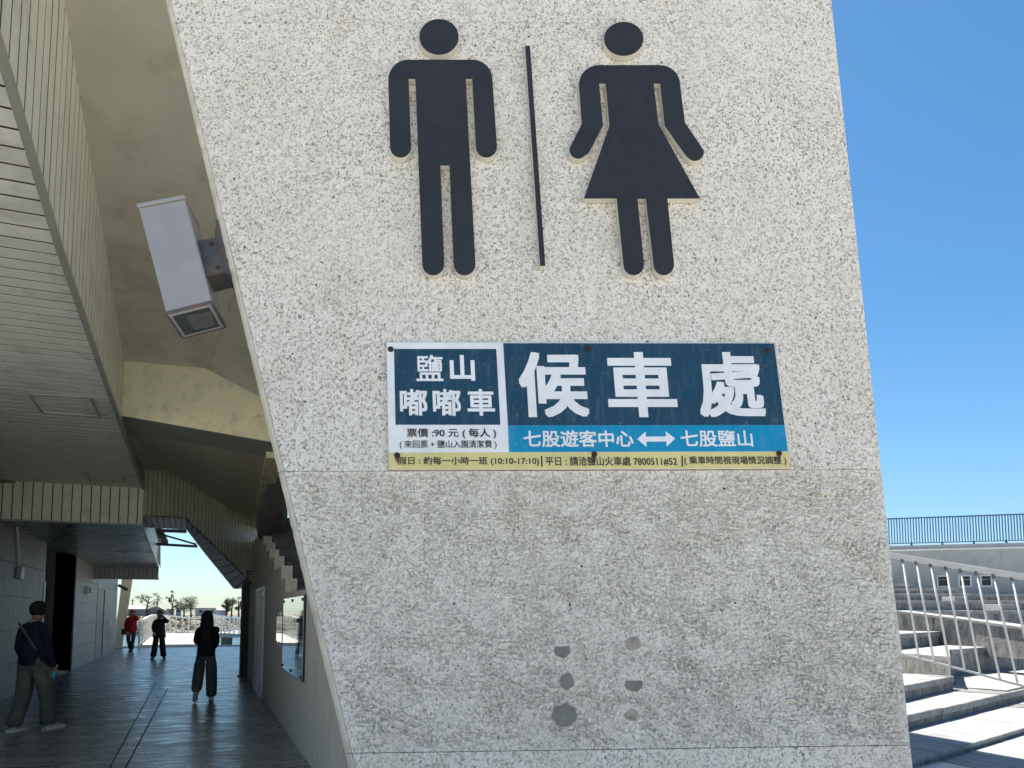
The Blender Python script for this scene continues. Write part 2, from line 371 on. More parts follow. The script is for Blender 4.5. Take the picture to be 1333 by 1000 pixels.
def relief(q, par):
    nx, ny = 700, 350; vs = []; dents = [uv(x, y) for x, y in ((731.5, 846), (735, 931.5), (825, 890), (738, 887), (824.5, 838), (823, 931), (823.5, 880))]
    ca, sa = cos(radians(24)), sin(radians(24))
    for j in range(ny+1):
        t = j/ny
        for i in range(nx+1):
            s_ = i/nx; e_ = min(s_, 1-s_, t, 1-t)*14
            u = (q[0][0]*(1-s_)+q[1][0]*s_)*(1-t)+(q[3][0]*(1-s_)+q[2][0]*s_)*t; v = (q[0][1]*(1-s_)+q[1][1]*s_)*(1-t)+(q[3][1]*(1-s_)+q[2][1]*s_)*t
            a = u*ca-v*sa; b = u*sa+v*ca
            wx_ = noise.noise(V((u*9, v*9, 4)))*.35
            n1_ = noise.noise(V((a*34+wx_*5, b*88+wx_*7, 1.7))); n2_ = noise.noise(V((a*110, b*150, 5.1))); n3_ = noise.noise(V((a*9, b*16, 9.3)))
            ridge = max(0, 1-abs(n1_+.35*n2_)*4.5)
            h = -.0095*ridge*(.35+.9*max(0, .5+n3_*1.3)) + .0034*n2_ + .0030*n3_
            h = min(h, .0025)
            k = 1
            for (du, dv_) in dents:
                dd = (u-du)**2+(v-dv_)**2
                if dd < .0030: k = min(k, dd/.0030)
            vs.append(wp(u, v, .001+h*min(1, e_*3)*(k if k < 1 else 1)))
    fs = [[j*(nx+1)+i, j*(nx+1)+i+1, (j+1)*(nx+1)+i+1, (j+1)*(nx+1)+i] for j in range(ny) for i in range(nx)]
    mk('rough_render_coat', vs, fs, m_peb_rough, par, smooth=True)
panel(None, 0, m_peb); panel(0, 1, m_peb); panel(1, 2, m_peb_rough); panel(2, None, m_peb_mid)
# core of the pylon behind its skin
def le2(v): return le(v)+.004
core = [wp(le2(BOT), BOT, -.03), wp(re_(BOT)-.003, BOT, -.03), wp(re_(TOPV)-.003, TOPV, -.03), wp(le2(TOPV), TOPV, -.03)]
prism('core', core, WN*.75, m_sidewall, pyl)
# old repair patches and stains on the wall skin (thin mortar pats)
m_patch = noisy('grey_repair_mortar', (.21, .205, .18), .85, 20, .15, .002, 90)
m_patch2 = noisy('worn_repair_mortar', (.38, .34, .27), .85, 25, .3, .003, 90, dirt=((.16, .13, .09), 30, .8))
def patch(cx, cy, rx, ry, mat, cut=None, nm='repair_patch'):
    pts = []
    ph = random.random()*9
    for k in range(26):
        a = 2*pi*k/26; r = 1+.20*noise.noise(V((cos(a)*1.9+ph, sin(a)*1.9, 3))) + random.uniform(-.07, .07)
        x, y = cos(a)*rx*r, sin(a)*ry*r
        if cut and y < cut*ry: y = cut*ry + random.uniform(-.06, .06)*ry
        pts.append(wpx(cx+x, cy+y, .0030))
    prism(nm, pts, WN*.006, mat, pyl)
patch(731.5, 846, 11, 10, m_patch, -.45); patch(735, 931.5, 16, 15.5, m_patch); patch(825, 890, 11.5, 10, m_patch, -.35)
patch(738, 887, 9, 11, m_patch); patch(824.5, 838, 9.5, 9, m_patch2)
patch(823, 931, 9, 7.5, m_patch2)
m_hole = M('drilled_hole', (.015, .013, .01), .95)
for (x, y) in ((591, 786), (742, 787), (809, 786), (957, 785), (943, 636), (757, 737), (733, 636)):
    prism('drill_hole', [wpx(x+1.3*cos(k*pi/4), y+1.3*sin(k*pi/4), .0022) for k in range(8)], WN*.004, m_hole, pyl)

# ------------------------------------------------------------------ pictograms
m_navy = noisy('navy_matt_enamel', (.034, .033, .033), .38, 4, .12, .0002, 60)
m_cream = noisy('cream_acrylic_edge', (.62, .60, .50), .5, 6, .12, .0005, 60)
T = .035
def arc(cx, cy, r, a0, a1, n=8, ry=None):
    ry = ry or r
    return [(cx+r*cos(radians(a0+(a1-a0)*k/n)), cy+ry*sin(radians(a0+(a1-a0)*k/n))) for k in range(n+1)]
def zpx(p): return (490+p[0]/2.702, 10+p[1]/2.702)
def picto(name, outl, parent):
    # outl: outline of the front face in measured points; dark face on a cream body
    uvs = [uv(*zpx(p), T) for p in outl]
    b = prism(name, [wp(u, v, T-.002) for u, v in uvs], WN*(T-.006), m_cream, parent)
    cx = sum(p[0] for p in uvs)/len(uvs); 
    f = prism('dark_face', [wp(u, v, T+.0015) for u, v in uvs], WN*.0033, m_navy, b)
    return b
mp_ = empty('male_pictogram', wpx(577, 362), 'dark navy standing man pictogram with cream edges, on the pebble wall', 'sign')
picto('head', arc(220, 103, 69, 0, 354, 39, 62), mp_)
male = arc(112, 254, 70, 180, 270, 8) + arc(338, 254, 70, 270, 360, 8) + arc(387, 490, 37, 0, 180, 10) + [(337, 250), (314, 250)] \
    + arc(310, 903, 38.5, 0, 180, 10) + [(257, 555), (225, 555)] + arc(200, 903, 38.5, 0, 180, 10) + [(137, 250), (113, 250)] + arc(85, 490, 37, 0, 180, 10)
picto('figure', male, mp_)
fp_ = empty('female_pictogram', wpx(840, 362), 'dark navy woman pictogram in a flared skirt with cream edges, on the pebble wall', 'sign')
picto('head', arc(870, 110, 69, 0, 354, 39, 59), fp_)
fem = arc(782, 273, 70, 180, 270, 8) + arc(998, 273, 70, 270, 360, 8) + [(1085, 405), (1148, 498)] + arc(1121, 508, 31, -10, 120, 6) \
    + [(1088, 520), (1014, 415), (998, 267), (975, 267), (992, 410), (1137, 671), (1023, 671)] + arc(1011, 905, 36, 0, 180, 10) + [(948, 672), (918, 672)] \
    + arc(905, 905, 36, 0, 180, 10) + [(845, 671), (730, 671), (820, 415), (806, 267), (783, 267), (797, 415), (747, 512)] + arc(710, 500, 31, 60, 190, 6) + [(722, 410)]
picto('figure', fem, fp_)
dv = empty('divider_bar', wpx(704, 348), 'thin dark vertical bar with cream edge between the two pictograms', 'sign')
picto('bar', [(523, 135), (540, 135), (594, 908), (576, 908)], dv)

# ------------------------------------------------------------------ notice board
def weather(name, col, rough=.45):
    m = M(name, col, rough, 0, .4); co = coord(m)
    c = ramp(m, nz(m, co, 5, 6, .7), [(.3, tuple(x*.88 for x in col)), (.7, tuple(min(1, x*1.08) for x in col))])
    vs = coord(m, (9, 9, .5)); c = mix(m, ramp(m, nz(m, vs, 6, 4, .6), [(.5, 0.0), (.8, .10)]), c, (.5, .5, .47))
    c = mix(m, ramp(m, nz(m, co, 60, 4, .6), [(.62, 0.0), (.75, .35)]), c, (.45, .42, .35))
    L(m, c, PB(m).inputs['Base Color']); return m
m_bwhite = weather('board_white', (.84, .85, .86)); m_bnavy = weather('board_dark_blue', (.013, .060, .105)); m_bcyan = weather('board_bright_blue', (.003, .27, .49))
m_byel = weather('board_yellow', (.74, .64, .27)); m_ink = weather('board_black_ink', (.035, .032, .03)); m_bedge = noisy('board_rusty_edge', (.40, .36, .28), .6, 20, .2, .001, 60, dirt=((.2, .1, .05), 15, .6))
BT = .016
bd_ = empty('notice_board', wpx(768, 611), 'weathered blue, white and yellow train waiting board screwed to the pebble wall', 'sign')
def bq(name, pts, off, th, mat, parent):
    return prism(name, [wpx(*p, off) for p in pts], WN*th, mat, parent)
backing = bq('board_panel', [(503.2, 445.8), (1008.5, 446.4), (1028.9, 609.7), (506.2, 611.3)], BT, BT-.001, m_bwhite, bd_)
bq('board_edge', [(503.0, 445.7), (1008.9, 446.2), (1029.2, 610.6), (506.0, 612.4)], BT-.006, .009, m_bedge, bd_)
bq('dark_blue_field', [(512.9, 454.3), (646, 454.3), (651.4, 553), (514.9, 553)], BT+.0010, .0011, m_bnavy, bd_)
bq('dark_blue_field', [(655, 446.8), (1007.9, 447), (1021.3, 553.2), (661.2, 553.8)], BT+.0010, .0011, m_bnavy, bd_)
bq('bright_blue_band', [(661.25, 554.0), (1021.4, 553.4), (1025.7, 587.6), (662.8, 588.6)], BT+.0010, .0011, m_bcyan, bd_)
bq('yellow_band', [(505.9, 589.3), (1026.2, 588.2), (1028.6, 609.2), (506.3, 610.9)], BT+.0010, .0011, m_byel, bd_)
def text(name, body, box4, mat, parent, off, bold=0.0, th=.0006, planep=None):
    """lettering fitted into the quad box4 = TL, TR, BR, BL (pixels of the photograph, laid on the board plane)"""
    cu = bpy.data.curves.new(name, 'FONT'); cu.body = body; cu.size = 1; cu.resolution_u = 3
    ob = bpy.data.objects.new(name, cu); COL.objects.link(ob)
    dg = bpy.context.evaluated_depsgraph_get(); me = bpy.data.meshes.new_from_object(ob.evaluated_get(dg))
    vs = [v.co.copy() for v in me.vertices]; fs = [list(p.vertices) for p in me.polygons]
    bpy.data.objects.remove(ob); bpy.data.curves.remove(cu); bpy.data.meshes.remove(me)
    x0 = min(v.x for v in vs); x1 = max(v.x for v in vs); y0 = min(v.y for v in vs); y1 = max(v.y for v in vs)
    pf = planep or (lambda p, o_: wpx(*p, o_))
    q = [pf(p, off) for p in box4]
    res, fac = [], []
    st_ = [(0, 0)]
    if bold > 0:
        for rr in ((bold,) if bold < .02 else (bold, bold*.5)): st_ += [(rr*i, rr*j) for i in (-1, 0, 1) for j in (-1, 0, 1) if i or j]
    wx, wy = x1-x0+2*bold, y1-y0+2*bold
    for k, (dx, dy) in enumerate(st_):
        n0 = len(res)
        for v in vs:
            s = (v.x+dx-x0+bold)/wx; t = (y1+bold-v.y-dy)/wy
            res.append((q[0]*(1-s)+q[1]*s)*(1-t) + (q[3]*(1-s)+q[2]*s)*t - WN*(k*.00003))
        fac += [[i+n0 for i in f_] for f_ in fs]
    fs = fac
    return mk(name, res, fs, mat, parent)
def tb(x0, x1, y0, y1, sl=.055):
    """box whose uprights lean like the board's"""
    k = lambda x: .022 + (x-503)*.0002
    d0, d1 = k(x0)*(y1-y0)/2, k(x1)*(y1-y0)/2
    return [(x0-d0, y0), (x1-d1, y0), (x1+d1, y1), (x0+d0, y1)]
O1 = BT+.0022
for ch, x0, x1, y0, y1 in (('鹽', 541.8, 576.8, 462.2, 496.2), ('山', 585.5, 618, 462.2, 495.8)): text('lettering', ch, tb(x0, x1, y0, y1), m_bwhite, bd_, O1, .012 if ch == '鹽' else .03)
for ch, x0, x1 in (('嘟', 520.6, 556.4), ('嘟', 563.4, 600), ('車', 608.2, 644)): text('lettering', ch, tb(x0, x1, 506.6, 541.2), m_bwhite, bd_, O1, .022)
for ch, x0, x1 in (('候', 675.5, 765), ('車', 790, 879.5), ('處', 908, 993.3)): text('lettering', ch, tb(x0, x1, 458.4, 543.2), m_bwhite, bd_, O1, .024)
text('lettering', '票價 :90 元 ( 每人 )', tb(529.5, 645.8, 557.6, 571), m_ink, bd_, O1, .014)
text('lettering', '( 來回票 + 鹽山入園清潔費 )', tb(520.4, 646.4, 573.2, 584.8), m_ink, bd_, O1, .008)
text('lettering', '七股遊客中心', tb(681.4, 824.5, 560.2, 582), m_bwhite, bd_, O1, .020)
text('lettering', '七股鹽山', tb(886, 979.6, 560, 581.6), m_bwhite, bd_, O1, .016)
text('lettering', '假日 : 約每一小時一班 (10:10-17:10)', tb(517.6, 701.7, 594.6, 606.6), m_ink, bd_, O1, .016)
text('lettering', '平日 : 請洽鹽山火車處 7800511#52', tb(709.8, 881.4, 594.4, 606.4), m_ink, bd_, O1, .016)
text('lettering', '( 乘車時間視現場情況調整 )', tb(890.8, 1023.6, 594, 606), m_ink, bd_, O1, .016)
for x in (705, 888): bq('divider_stroke', [(x-.9, 593.5), (x+.9, 593.5), (x+1.4, 607.5), (x-.4, 607.5)], O1, .0006, m_ink, bd_)
bq('arrow', [(829.4, 571.6), (840.8, 561.6), (841, 568.4), (867, 568.2), (866.4, 561.3), (879, 571), (868, 581.3), (867.5, 574.8), (841.3, 575), (841.6, 581.8)], O1, .0006, m_bwhite, bd_)
m_rust = noisy('rusted_bolt', (.045, .028, .02), .8, 60, .4, .003, 90)
m_ruststain = M('rust_stain', (.30, .15, .05), .8)
co = coord(m_ruststain); L(m_ruststain, ramp(m_ruststain, nz(m_ruststain, co, 70, 5, .7), [(.35, (.36, .20, .08)), (.7, (.14, .07, .03))]), PB(m_ruststain).inputs['Base Color'])
for (x, y) in ((508.6, 455), (766, 454.4), (999.5, 457), (517, 593), (773.6, 591.6), (1014, 590.4)):
    c0 = wpx(x, y, BT+.001); pts = []
    ring = lambda r, o_: [c0 + WU*(r*cos(k*pi/5)) + WV*(r*sin(k*pi/5)) - WN*o_ for k in range(10)]
    vs = ring(.0115, 0) + ring(.0115, .004) + ring(.006, .0045) + ring(.005, .011)
    fs = [[j*10+k, j*10+(k+1) % 10, (j+1)*10+(k+1) % 10, (j+1)*10+k] for j in range(3) for k in range(10)] + [list(range(30, 40))]
    b_ = fixn(mk('bolt', vs, fs, m_rust, bd_)); 
    if y < 500: continue
    sp = [wpx(x+dx+random.uniform(-.4, .4), y+dy, BT+.0016) for dx, dy in ((-3, 2), (3, 2), (2.6, 6), (1.1, 10), (.2, 14 if y > 500 else 11), (-.9, 9), (-2.4, 6))]
    prism('rust_run', sp, WN*.0003, m_ruststain, b_)

# ------------------------------------------------------------------ flood lamp on the pylon's side
m_lamp = noisy('lamp_grey_enamel', (.34, .33, .335), .4, 6, .1, .0005, 70)
m_lampd = noisy('lamp_bracket', (.085, .085, .085), .55, 12, .25, .002, 60, dirt=((.2, .1, .05), 14, .7))
m_glass = M('lamp_glass', (.05, .06, .06), .08); PB(m_glass).inputs['Coat Weight'].default_value = .5
LO = -.02
q = [wpx(*p, LO) for p in ((180.5, 271), (240.5, 259.5), (275.5, 391.5), (216, 406.5))]
lamp = empty('flood_lamp', q[3], 'grey box flood lamp pointing down from the leaning edge of the pylon', 'lamp')
dep = WN*.185
bevel(prism('housing', q, dep, m_lamp, lamp), .004)
# cap lip on top
eu = (q[1]-q[0]).normalized(); ed = (q[3]-q[0]).normalized()
cap = [q[0]-eu*.004-WN*.008, q[1]+eu*.004-WN*.008, q[1]+eu*.004-ed*.016-WN*.008, q[0]-eu*.004-ed*.016-WN*.008]
prism('top_cap', cap, dep+WN*.012, m_lamp, lamp, .002)
fr = [q[3]-eu*.003-WN*.005, q[2]+eu*.003-WN*.005, q[2]+eu*.003+ed*.014-WN*.005, q[3]-eu*.003+ed*.014-WN*.005]
lf = prism('lens_frame', fr, dep+WN*.01, m_lampd, lamp, .002)
a = q[3]+ed*.0145+eu*.012+WN*.01; b = q[2]+ed*.0145-eu*.012+WN*.01
bez = join_vf([bar_vf(a-eu*.006-WN*.004, b+eu*.006-WN*.004, .010, .006, ed), bar_vf(a-eu*.006+WN*.158, b+eu*.006+WN*.158, .010, .006, ed),
               bar_vf(a-WN*.004, a+WN*.158, .010, .006, ed), bar_vf(b-WN*.004, b+WN*.158, .010, .006, ed)])
mk('lens_bezel', *bez, m_lamp, lf)
prism('lens', [a, b, b+WN*.155, a+WN*.155], ed*.002, m_glass, lf)
ctr = (a+b)/2+WN*.075+ed*.0022
rf = [ctr + eu*x + WN*y for x, y in ((-.07, -.05), (.07, -.05), (.055, .055), (-.055, .055))]
prism('reflector', rf, ed*.0012, m_conc_dark, lf)
# bracket towards the pylon's side
m1 = (q[1]+q[2])/2 + WN*.09 - ed*(-.02)
ax = eu
def rect(c, hw, hh): return [c - WN*hw - ed*hh, c + WN*hw - ed*hh, c + WN*hw + ed*hh, c - WN*hw + ed*hh]
def loft(r0, r1):
    v = r0+r1; f = [[0, 1, 2, 3], [7, 6, 5, 4]] + [[i, i+4, (i+1) % 4+4, (i+1) % 4] for i in range(4)]; return v, f
bc = m1
br = fixn(mk('bracket', *loft(rect(bc, .055, .085), rect(bc+ax*.075, .055, .080)), m_lampd, lamp))
fixn(mk('bracket_flare', *loft(rect(bc+ax*.072, .06, .085), rect(bc+ax*.095, .085, .125)), m_lampd, lamp))
fixn(mk('mounting_plate', *loft(rect(bc+ax*.095, .09, .135), rect(bc+ax*.155, .09, .135)), m_lampd, lamp))
for s in (-1, 1):
    v, f = tube_vf([bc+ax*.05-WN*.057+ed*s*.055, bc+ax*.05-WN*.063+ed*s*.055], .008, 8); mk('bracket_bolt', v, f, m_rust, br)

# ------------------------------------------------------------------ upper storey that overhangs on the passage's side
XS = -1.06; XW = -3.25
up_ = empty('overhanging_storey', (XS, 15.4, 3.8), 'overhanging upper storey clad in long grey green metal strips above the passage', 'building')
def zso(Y):     # underside height along the edge
    pts = [(3.0, 4.65), (6.29, 4.26), (8.76, 4.13), (15.4, 3.83)]
    for (y0, z0), (y1, z1) in zip(pts, pts[1:]):
        if Y <= y1: return z0+(z1-z0)*(Y-y0)/(y1-y0)
    return pts[-1][1]
ys_ = [3.0, 6.2, 15.4]
c_ = 3.0; wS = .172
while c_ < 15.4:
    d_ = min(c_+wS, 15.4); g_ = .022
    z0, z1 = zso(c_), zso(d_)
    n = V((0, -(z1-z0), d_-c_)).normalized()
    j = random.uniform(-.001, .001)
    pts = [(-7.5, c_+g_, zso(c_+g_)+j), (XS-.03, c_+g_, zso(c_+g_)+j), (XS-.03, d_, zso(d_)+j), (-7.5, d_, zso(d_)+j)]
    prism('soffit_strip', pts, n*.012, m_strip, up_)
    c_ += wS
sg_ = [3.0, 6.29, 8.76, 15.4]
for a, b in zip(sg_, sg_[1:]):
    prism('soffit_backing', [(-7.5, a, zso(a)+.003), (XS-.03, a, zso(a)+.003), (XS-.03, b, zso(b)+.003), (-7.5, b, zso(b)+.003)], (0, 0, .04), m_gap, up_)  # near-flush dark layer paints in the shade of the soffit grooves
# corner trim along the lower arris
tp = [V((XS-.005, y, zso(y)-.006)) for y in (3.0, 6.29, 8.76, 15.4)]
for a, b in zip(tp, tp[1:]):
    v, f = bar_vf(a, b, .05, .035); mk('corner_trim', v, f, m_trim, up_)
# upright strips on the side
zt = [(3.0, 6.45), (5.77, 5.79), (11.0, 4.80)]
poly = [(XS, 3.0, zso(3)), (XS, 6.29, zso(6.29)), (XS, 11.1, zso(11.1)), (XS, 11.1, 4.88), (XS, 3.0, 6.55)]
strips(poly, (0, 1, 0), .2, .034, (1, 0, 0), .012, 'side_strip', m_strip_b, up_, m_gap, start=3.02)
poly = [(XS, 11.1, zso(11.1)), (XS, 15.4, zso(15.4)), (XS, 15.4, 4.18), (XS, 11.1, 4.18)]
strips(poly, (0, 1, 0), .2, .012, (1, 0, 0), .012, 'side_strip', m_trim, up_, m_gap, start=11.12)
# access hatches in the soffit (thin frames)
def hatch(c4, zoff=-.004):
    p = [onP(x, y, V((0, 10, zso(10))), V((0, -(zso(12)-zso(8)), 4)).normalized()) for x, y in c4]
    for i in range(4):
        a, b = p[i], p[(i+1) % 4]; v, f = bar_vf(a+V((0, 0, zoff)), b+V((0, 0, zoff)), .03, .012); mk('hatch_frame', v, f, m_trim, up_)
hatch(((38, 513), (118, 517), (130, 542), (56, 537)))
hatch(((112, 616), (160, 618), (163, 627), (118, 626)))

# ------------------------------------------------------------------ canopy box under it
cn = empty('entrance_canopy', (XS, 15.4, 3.17), 'low boxed canopy with strip clad front along the grey stone wall', 'canopy')
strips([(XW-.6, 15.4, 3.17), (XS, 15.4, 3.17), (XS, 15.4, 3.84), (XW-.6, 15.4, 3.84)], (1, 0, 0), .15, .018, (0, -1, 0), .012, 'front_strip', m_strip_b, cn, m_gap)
box('front_trim', XW-.6, XS+.01, 15.375, 15.43, 3.14, 3.17, m_trim, cn)
BK = 28.0; XB = -1.38; ZB = 3.05
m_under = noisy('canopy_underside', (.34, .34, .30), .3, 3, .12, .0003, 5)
up3 = [(XW, 15.44), (XS, 15.44), (XB, BK), (XW, BK)]
n_ = 12
for i in range(n_):
    t0, t1 = i/n_, (i+1)/n_
    y0 = 15.44+(BK-15.44)*t0+.012; y1 = 15.44+(BK-15.44)*t1; xa = XS+(XB-XS)*t0; xb = XS+(XB-XS)*t1; za = 3.165+(ZB-3.165)*t0; zb = 3.165+(ZB-3.165)*t1
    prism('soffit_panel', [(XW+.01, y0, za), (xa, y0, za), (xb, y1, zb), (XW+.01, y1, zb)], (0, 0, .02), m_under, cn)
prism('side_face', [(XS, 15.45, 3.2), (XB, BK, 3.07), (XB, BK, 3.83), (XS, 15.45, 3.83)], (-.03, 0, 0), m_trim, cn)
prism('side_trim', [(XS+.01, 15.4, 3.14), (XB+.01, BK, ZB-.02), (XB-.04, BK, ZB-.02), (XS-.04, 15.4, 3.14)], (0, 0, .05), m_trim, cn)
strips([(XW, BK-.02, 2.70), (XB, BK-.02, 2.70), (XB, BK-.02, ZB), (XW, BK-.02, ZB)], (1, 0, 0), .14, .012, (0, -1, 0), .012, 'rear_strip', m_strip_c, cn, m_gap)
box('rear_trim', XW, XB+.02, BK-.05, BK+.02, 2.65, 2.70, m_trim, cn)
box('top_deck', XW-.6, XS-.06, 15.46, BK, 3.86, 3.95, m_gap, cn)
for x0, x1, y in ((135, 175, 695), (153, 200, 717)):
    a, b = onZ(x0, y, 3.11), onZ(x1, y+1, 3.1)
    v, f = bar_vf(a-V((0, 0, .02)), b-V((0, 0, .02)), .05, .01); mk('light_slot', v, f, m_trim, cn)

# ------------------------------------------------------------------ ceiling above the passage
YB = 11.1
pc = [V((XS, YB, 4.88)), V((-.06, YB, 4.9)), V((XS, 3.0, 6.55))]
n1 = (pc[1]-pc[0]).cross(pc[2]-pc[0]).normalized()
if n1.z > 0: n1 = -n1
fold = onP(295, 408, pc[0], n1); f2 = pc[1] + (fold-pc[1])*3.2
p2 = V((.62, YB, 4.63)); n2 = (fold-pc[1]).cross(p2-pc[1]).normalized()
def planez(P, n, x, y): return P.z - (n.x*(x-P.x)+n.y*(y-P.y))/n.z
ce = empty('ceiling', (XS, YB, 4.88), None, None, kind='structure')
far_r = V((2.6, 3.0, planez(pc[0], n1, 2.6, 3.0)))
# where the fold meets Y=3
tf = (3.0-pc[1].y)/(fold.y-pc[1].y); fe = pc[1]+(fold-pc[1])*tf
prism('ceiling_panel', [pc[0], pc[1], fe, pc[2]], (0, 0, .12), m_ceil, ce)
pr = V((2.6, YB, planez(pc[1], n2, 2.6, YB))); pr2 = V((2.6, 3.0, planez(pc[1], n2, 2.6, 3.0)))
prism('ceiling_panel', [pc[1]+V((.004, 0, 0)), pr, pr2, fe+V((.004, 0, 0))], (0, 0, .12), m_ceil, ce)
# cross beam
bmn = empty('cross_beam', (0, YB, 4.2), 'cream painted cross beam with grey underside spanning the passage', 'beam')
bl, brr = onY(158, 541, YB), onY(351, 575, YB)
k_ = (brr.z-bl.z)/(brr.x-bl.x)
zb_ = lambda x: bl.z+k_*(x-bl.x)
prism('beam_face', [(XS+.003, YB-.005, zb_(XS)), (2.0, YB-.005, zb_(2.0)), (2.0, YB-.005, 4.0), pr+V((-.6, -.005, .1)), pc[1]+V((0, -.005, .003)), V((XS+.003, YB-.005, 4.883))], (0, .10, 0), m_beam, bmn)
yb2 = 11.55
prism('beam_underside', [(XS+.003, YB-.002, zb_(XS)-.004), (2.0, YB-.002, zb_(2.0)-.004), (2.0, 12.0, zb_(2.0)-.03), (XS+.003, 12.0, zb_(XS)-.03)], (0, 0, .06), m_beamgrey, bmn)
# dark soffit behind the beam
FA = V((XS, 15.4, 0)); FB = V((1.08, 19.3, 0)); fn = (FB-FA).cross(V((0, 0, 1))).normalized()
if fn.y > 0: fn = -fn
def onF(x, y): return onP(x, y, FA, fn)
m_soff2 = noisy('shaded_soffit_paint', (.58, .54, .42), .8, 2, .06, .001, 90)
t1_, t2_, t3_ = onF(188, 612), onF(218, 614), onF(335, 683)
s1 = V((XS, 12.0, zb_(XS)-.02)); s2 = V((-.18, 12.0, zb_(-.18)-.02)); s3 = onY(355.5, 594, 12.0)
def quad_slab(name, a, b, c, d, th, mat, parent):
    v = [a, b, c, d] + [p+V((0, 0, th)) for p in (a, b, c, d)]
    f = [[0, 1, 2], [0, 2, 3], [6, 5, 4], [7, 6, 4], [0, 4, 5, 1], [1, 5, 6, 2], [2, 6, 7, 3], [3, 7, 4, 0]]
    return fixn(mk(name, v, f, mat, parent))
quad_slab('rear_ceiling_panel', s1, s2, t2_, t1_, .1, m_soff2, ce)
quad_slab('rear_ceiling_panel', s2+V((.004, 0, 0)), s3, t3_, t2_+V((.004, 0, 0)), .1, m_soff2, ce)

# ------------------------------------------------------------------ stepped fascia at the back
fb = empty('raking_fascia', (XS, 15.4, 3.3), 'strip clad raking fascia that slopes down over the far end of the passage', 'building')
q = [(188, 612), (218, 614), (335, 683), (333, 764.5), (322, 753), (290, 721), (243, 675.5), (186, 672)]
Q = [onF(*p) for p in q]
# concave outline: cut in convex pieces along the strips
ax = (FB-FA).normalized(); cc = Q[0].dot(ax)-.001; cend = Q[2].dot(ax)
top = [(Q[0].dot(ax), Q[0].z), (Q[1].dot(ax), Q[1].z), (Q[2].dot(ax), Q[2].z)]
bot = [(Q[7].dot(ax), Q[7].z), (Q[6].dot(ax), Q[6].z), (Q[5].dot(ax), Q[5].z), (Q[4].dot(ax), Q[4].z), (Q[3].dot(ax), Q[3].z)]
def ip(tab, x):
    if x <= tab[0][0]: return tab[0][1]
    for (a, b), (c, d) in zip(tab, tab[1:]):
        if x <= c: return b+(d-b)*(x-a)/(c-a)
    return tab[-1][1]
base = FA - ax*FA.dot(ax)
wF = .148
while cc < cend-.02:
    ce2 = min(cc+wF-.02, cend)
    brk = sorted([t for t, _ in top+bot if cc+.003 < t < ce2-.003])
    xs = [cc]+brk+[ce2]
    pts = [base+ax*x+V((0, 0, ip(bot, x))) for x in xs] + [base+ax*x+V((0, 0, ip(top, x))) for x in reversed(xs)]
    prism('fascia_strip', pts[:len(xs)]+[p+V((0, 0, .1)) for p in pts[len(xs):]], -fn*.012, m_strip_b, fb)
    cc += wF
xs = sorted([t for t, _ in top+bot])
pts = [base+ax*x+V((0, 0, ip(bot, x))) for x in xs] + [base+ax*x+V((0, 0, ip(top, x))) for x in reversed(xs)]
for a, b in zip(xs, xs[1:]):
    if b-a > .002: prism('backing', [base+ax*x+V((0, 0, z))-fn*.003 for x, z in ((a, ip(bot, a)), (b, ip(bot, b)), (b, ip(top, b)), (a, ip(top, a)))], -fn*.03, m_gap, fb)  # shade of the fascia grooves laid in as a dark backing
# underside strips
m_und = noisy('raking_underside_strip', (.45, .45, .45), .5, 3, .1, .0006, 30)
inn = [onF(186, 672.3), onF(243, 675.8), onF(290, 721.3), onF(322, 753.3), onF(333, 765)]
o0, o1 = onP(192, 687, V((XS, 17.8, 0)), fn), onP(243, 690, V((-.3, 19.3, 0)), fn)
o2 = onP(266, 720, V((0.05, 20.6, 0)), fn); o3 = onP(304.5, 767.2, V((.75, 22.2, 0)), fn); o4 = onP(335, 764.5, V((1.5, 22.4, 0)), fn)
m_lit = noisy('lit_underside_strip', (.86, .84, .78), .5, 3, .08, .0006, 30, dirt=((.4, .38, .33), 4, .4))  # paler than the other underside strips: bounced daylight is painted into this colour
def useg(a, b, c, d, n, mat):
    for i in range(n):
        t0, t1 = (i+.07)/n, (i+.93)/n
        quad_slab('underside_strip', a.lerp(b, t0), a.lerp(b, t1), d.lerp(c, t1), d.lerp(c, t0), .012, mat, fb)
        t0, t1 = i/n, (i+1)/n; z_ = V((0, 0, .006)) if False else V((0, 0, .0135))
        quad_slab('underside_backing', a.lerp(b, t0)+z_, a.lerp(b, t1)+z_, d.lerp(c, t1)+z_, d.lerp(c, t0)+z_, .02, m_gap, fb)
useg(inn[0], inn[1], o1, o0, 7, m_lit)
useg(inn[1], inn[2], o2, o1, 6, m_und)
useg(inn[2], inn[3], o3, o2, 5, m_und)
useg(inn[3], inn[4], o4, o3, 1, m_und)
# bars and a glimpsed frame in the opening above
for (a, b, w_) in (((196, 708), (257, 711.5), .07), ((187, 689), (256, 709), .05), ((188, 690), (243, 692), .09)):
    v, f = bar_vf(onY(*a, 24), onY(*b, 24), w_, w_); mk('tie_bar', v, f, m_dark, fb)
prism('light_panel', [onY(209, 699, 26), onY(209, 740, 26), onY(196, 706, 26)], (0, .05, 0), m_white, fb)

# ------------------------------------------------------------------ roof over everything
rf_pts = [(-10, 6.0), (5.2, 6.0), (8.3, 9.6), (8.3, 44.5), (-10, 44.5)]
ro = prism('roof', [(x, y, 8.0) for x, y in rf_pts], (0, 0, .5), m_conc); tag(ro, kind='structure')
# upright mass above the passage mouth that closes the storey (hides the roof's gap)
ub = empty('upper_wall', (-9, 3.3, 6.2), 'plain rendered wall of the storey above the passage mouth', 'wall')
box('wall_panel', -10, 3.8, 6.1, 6.3, 6.15, 8.0, m_peb, ub)
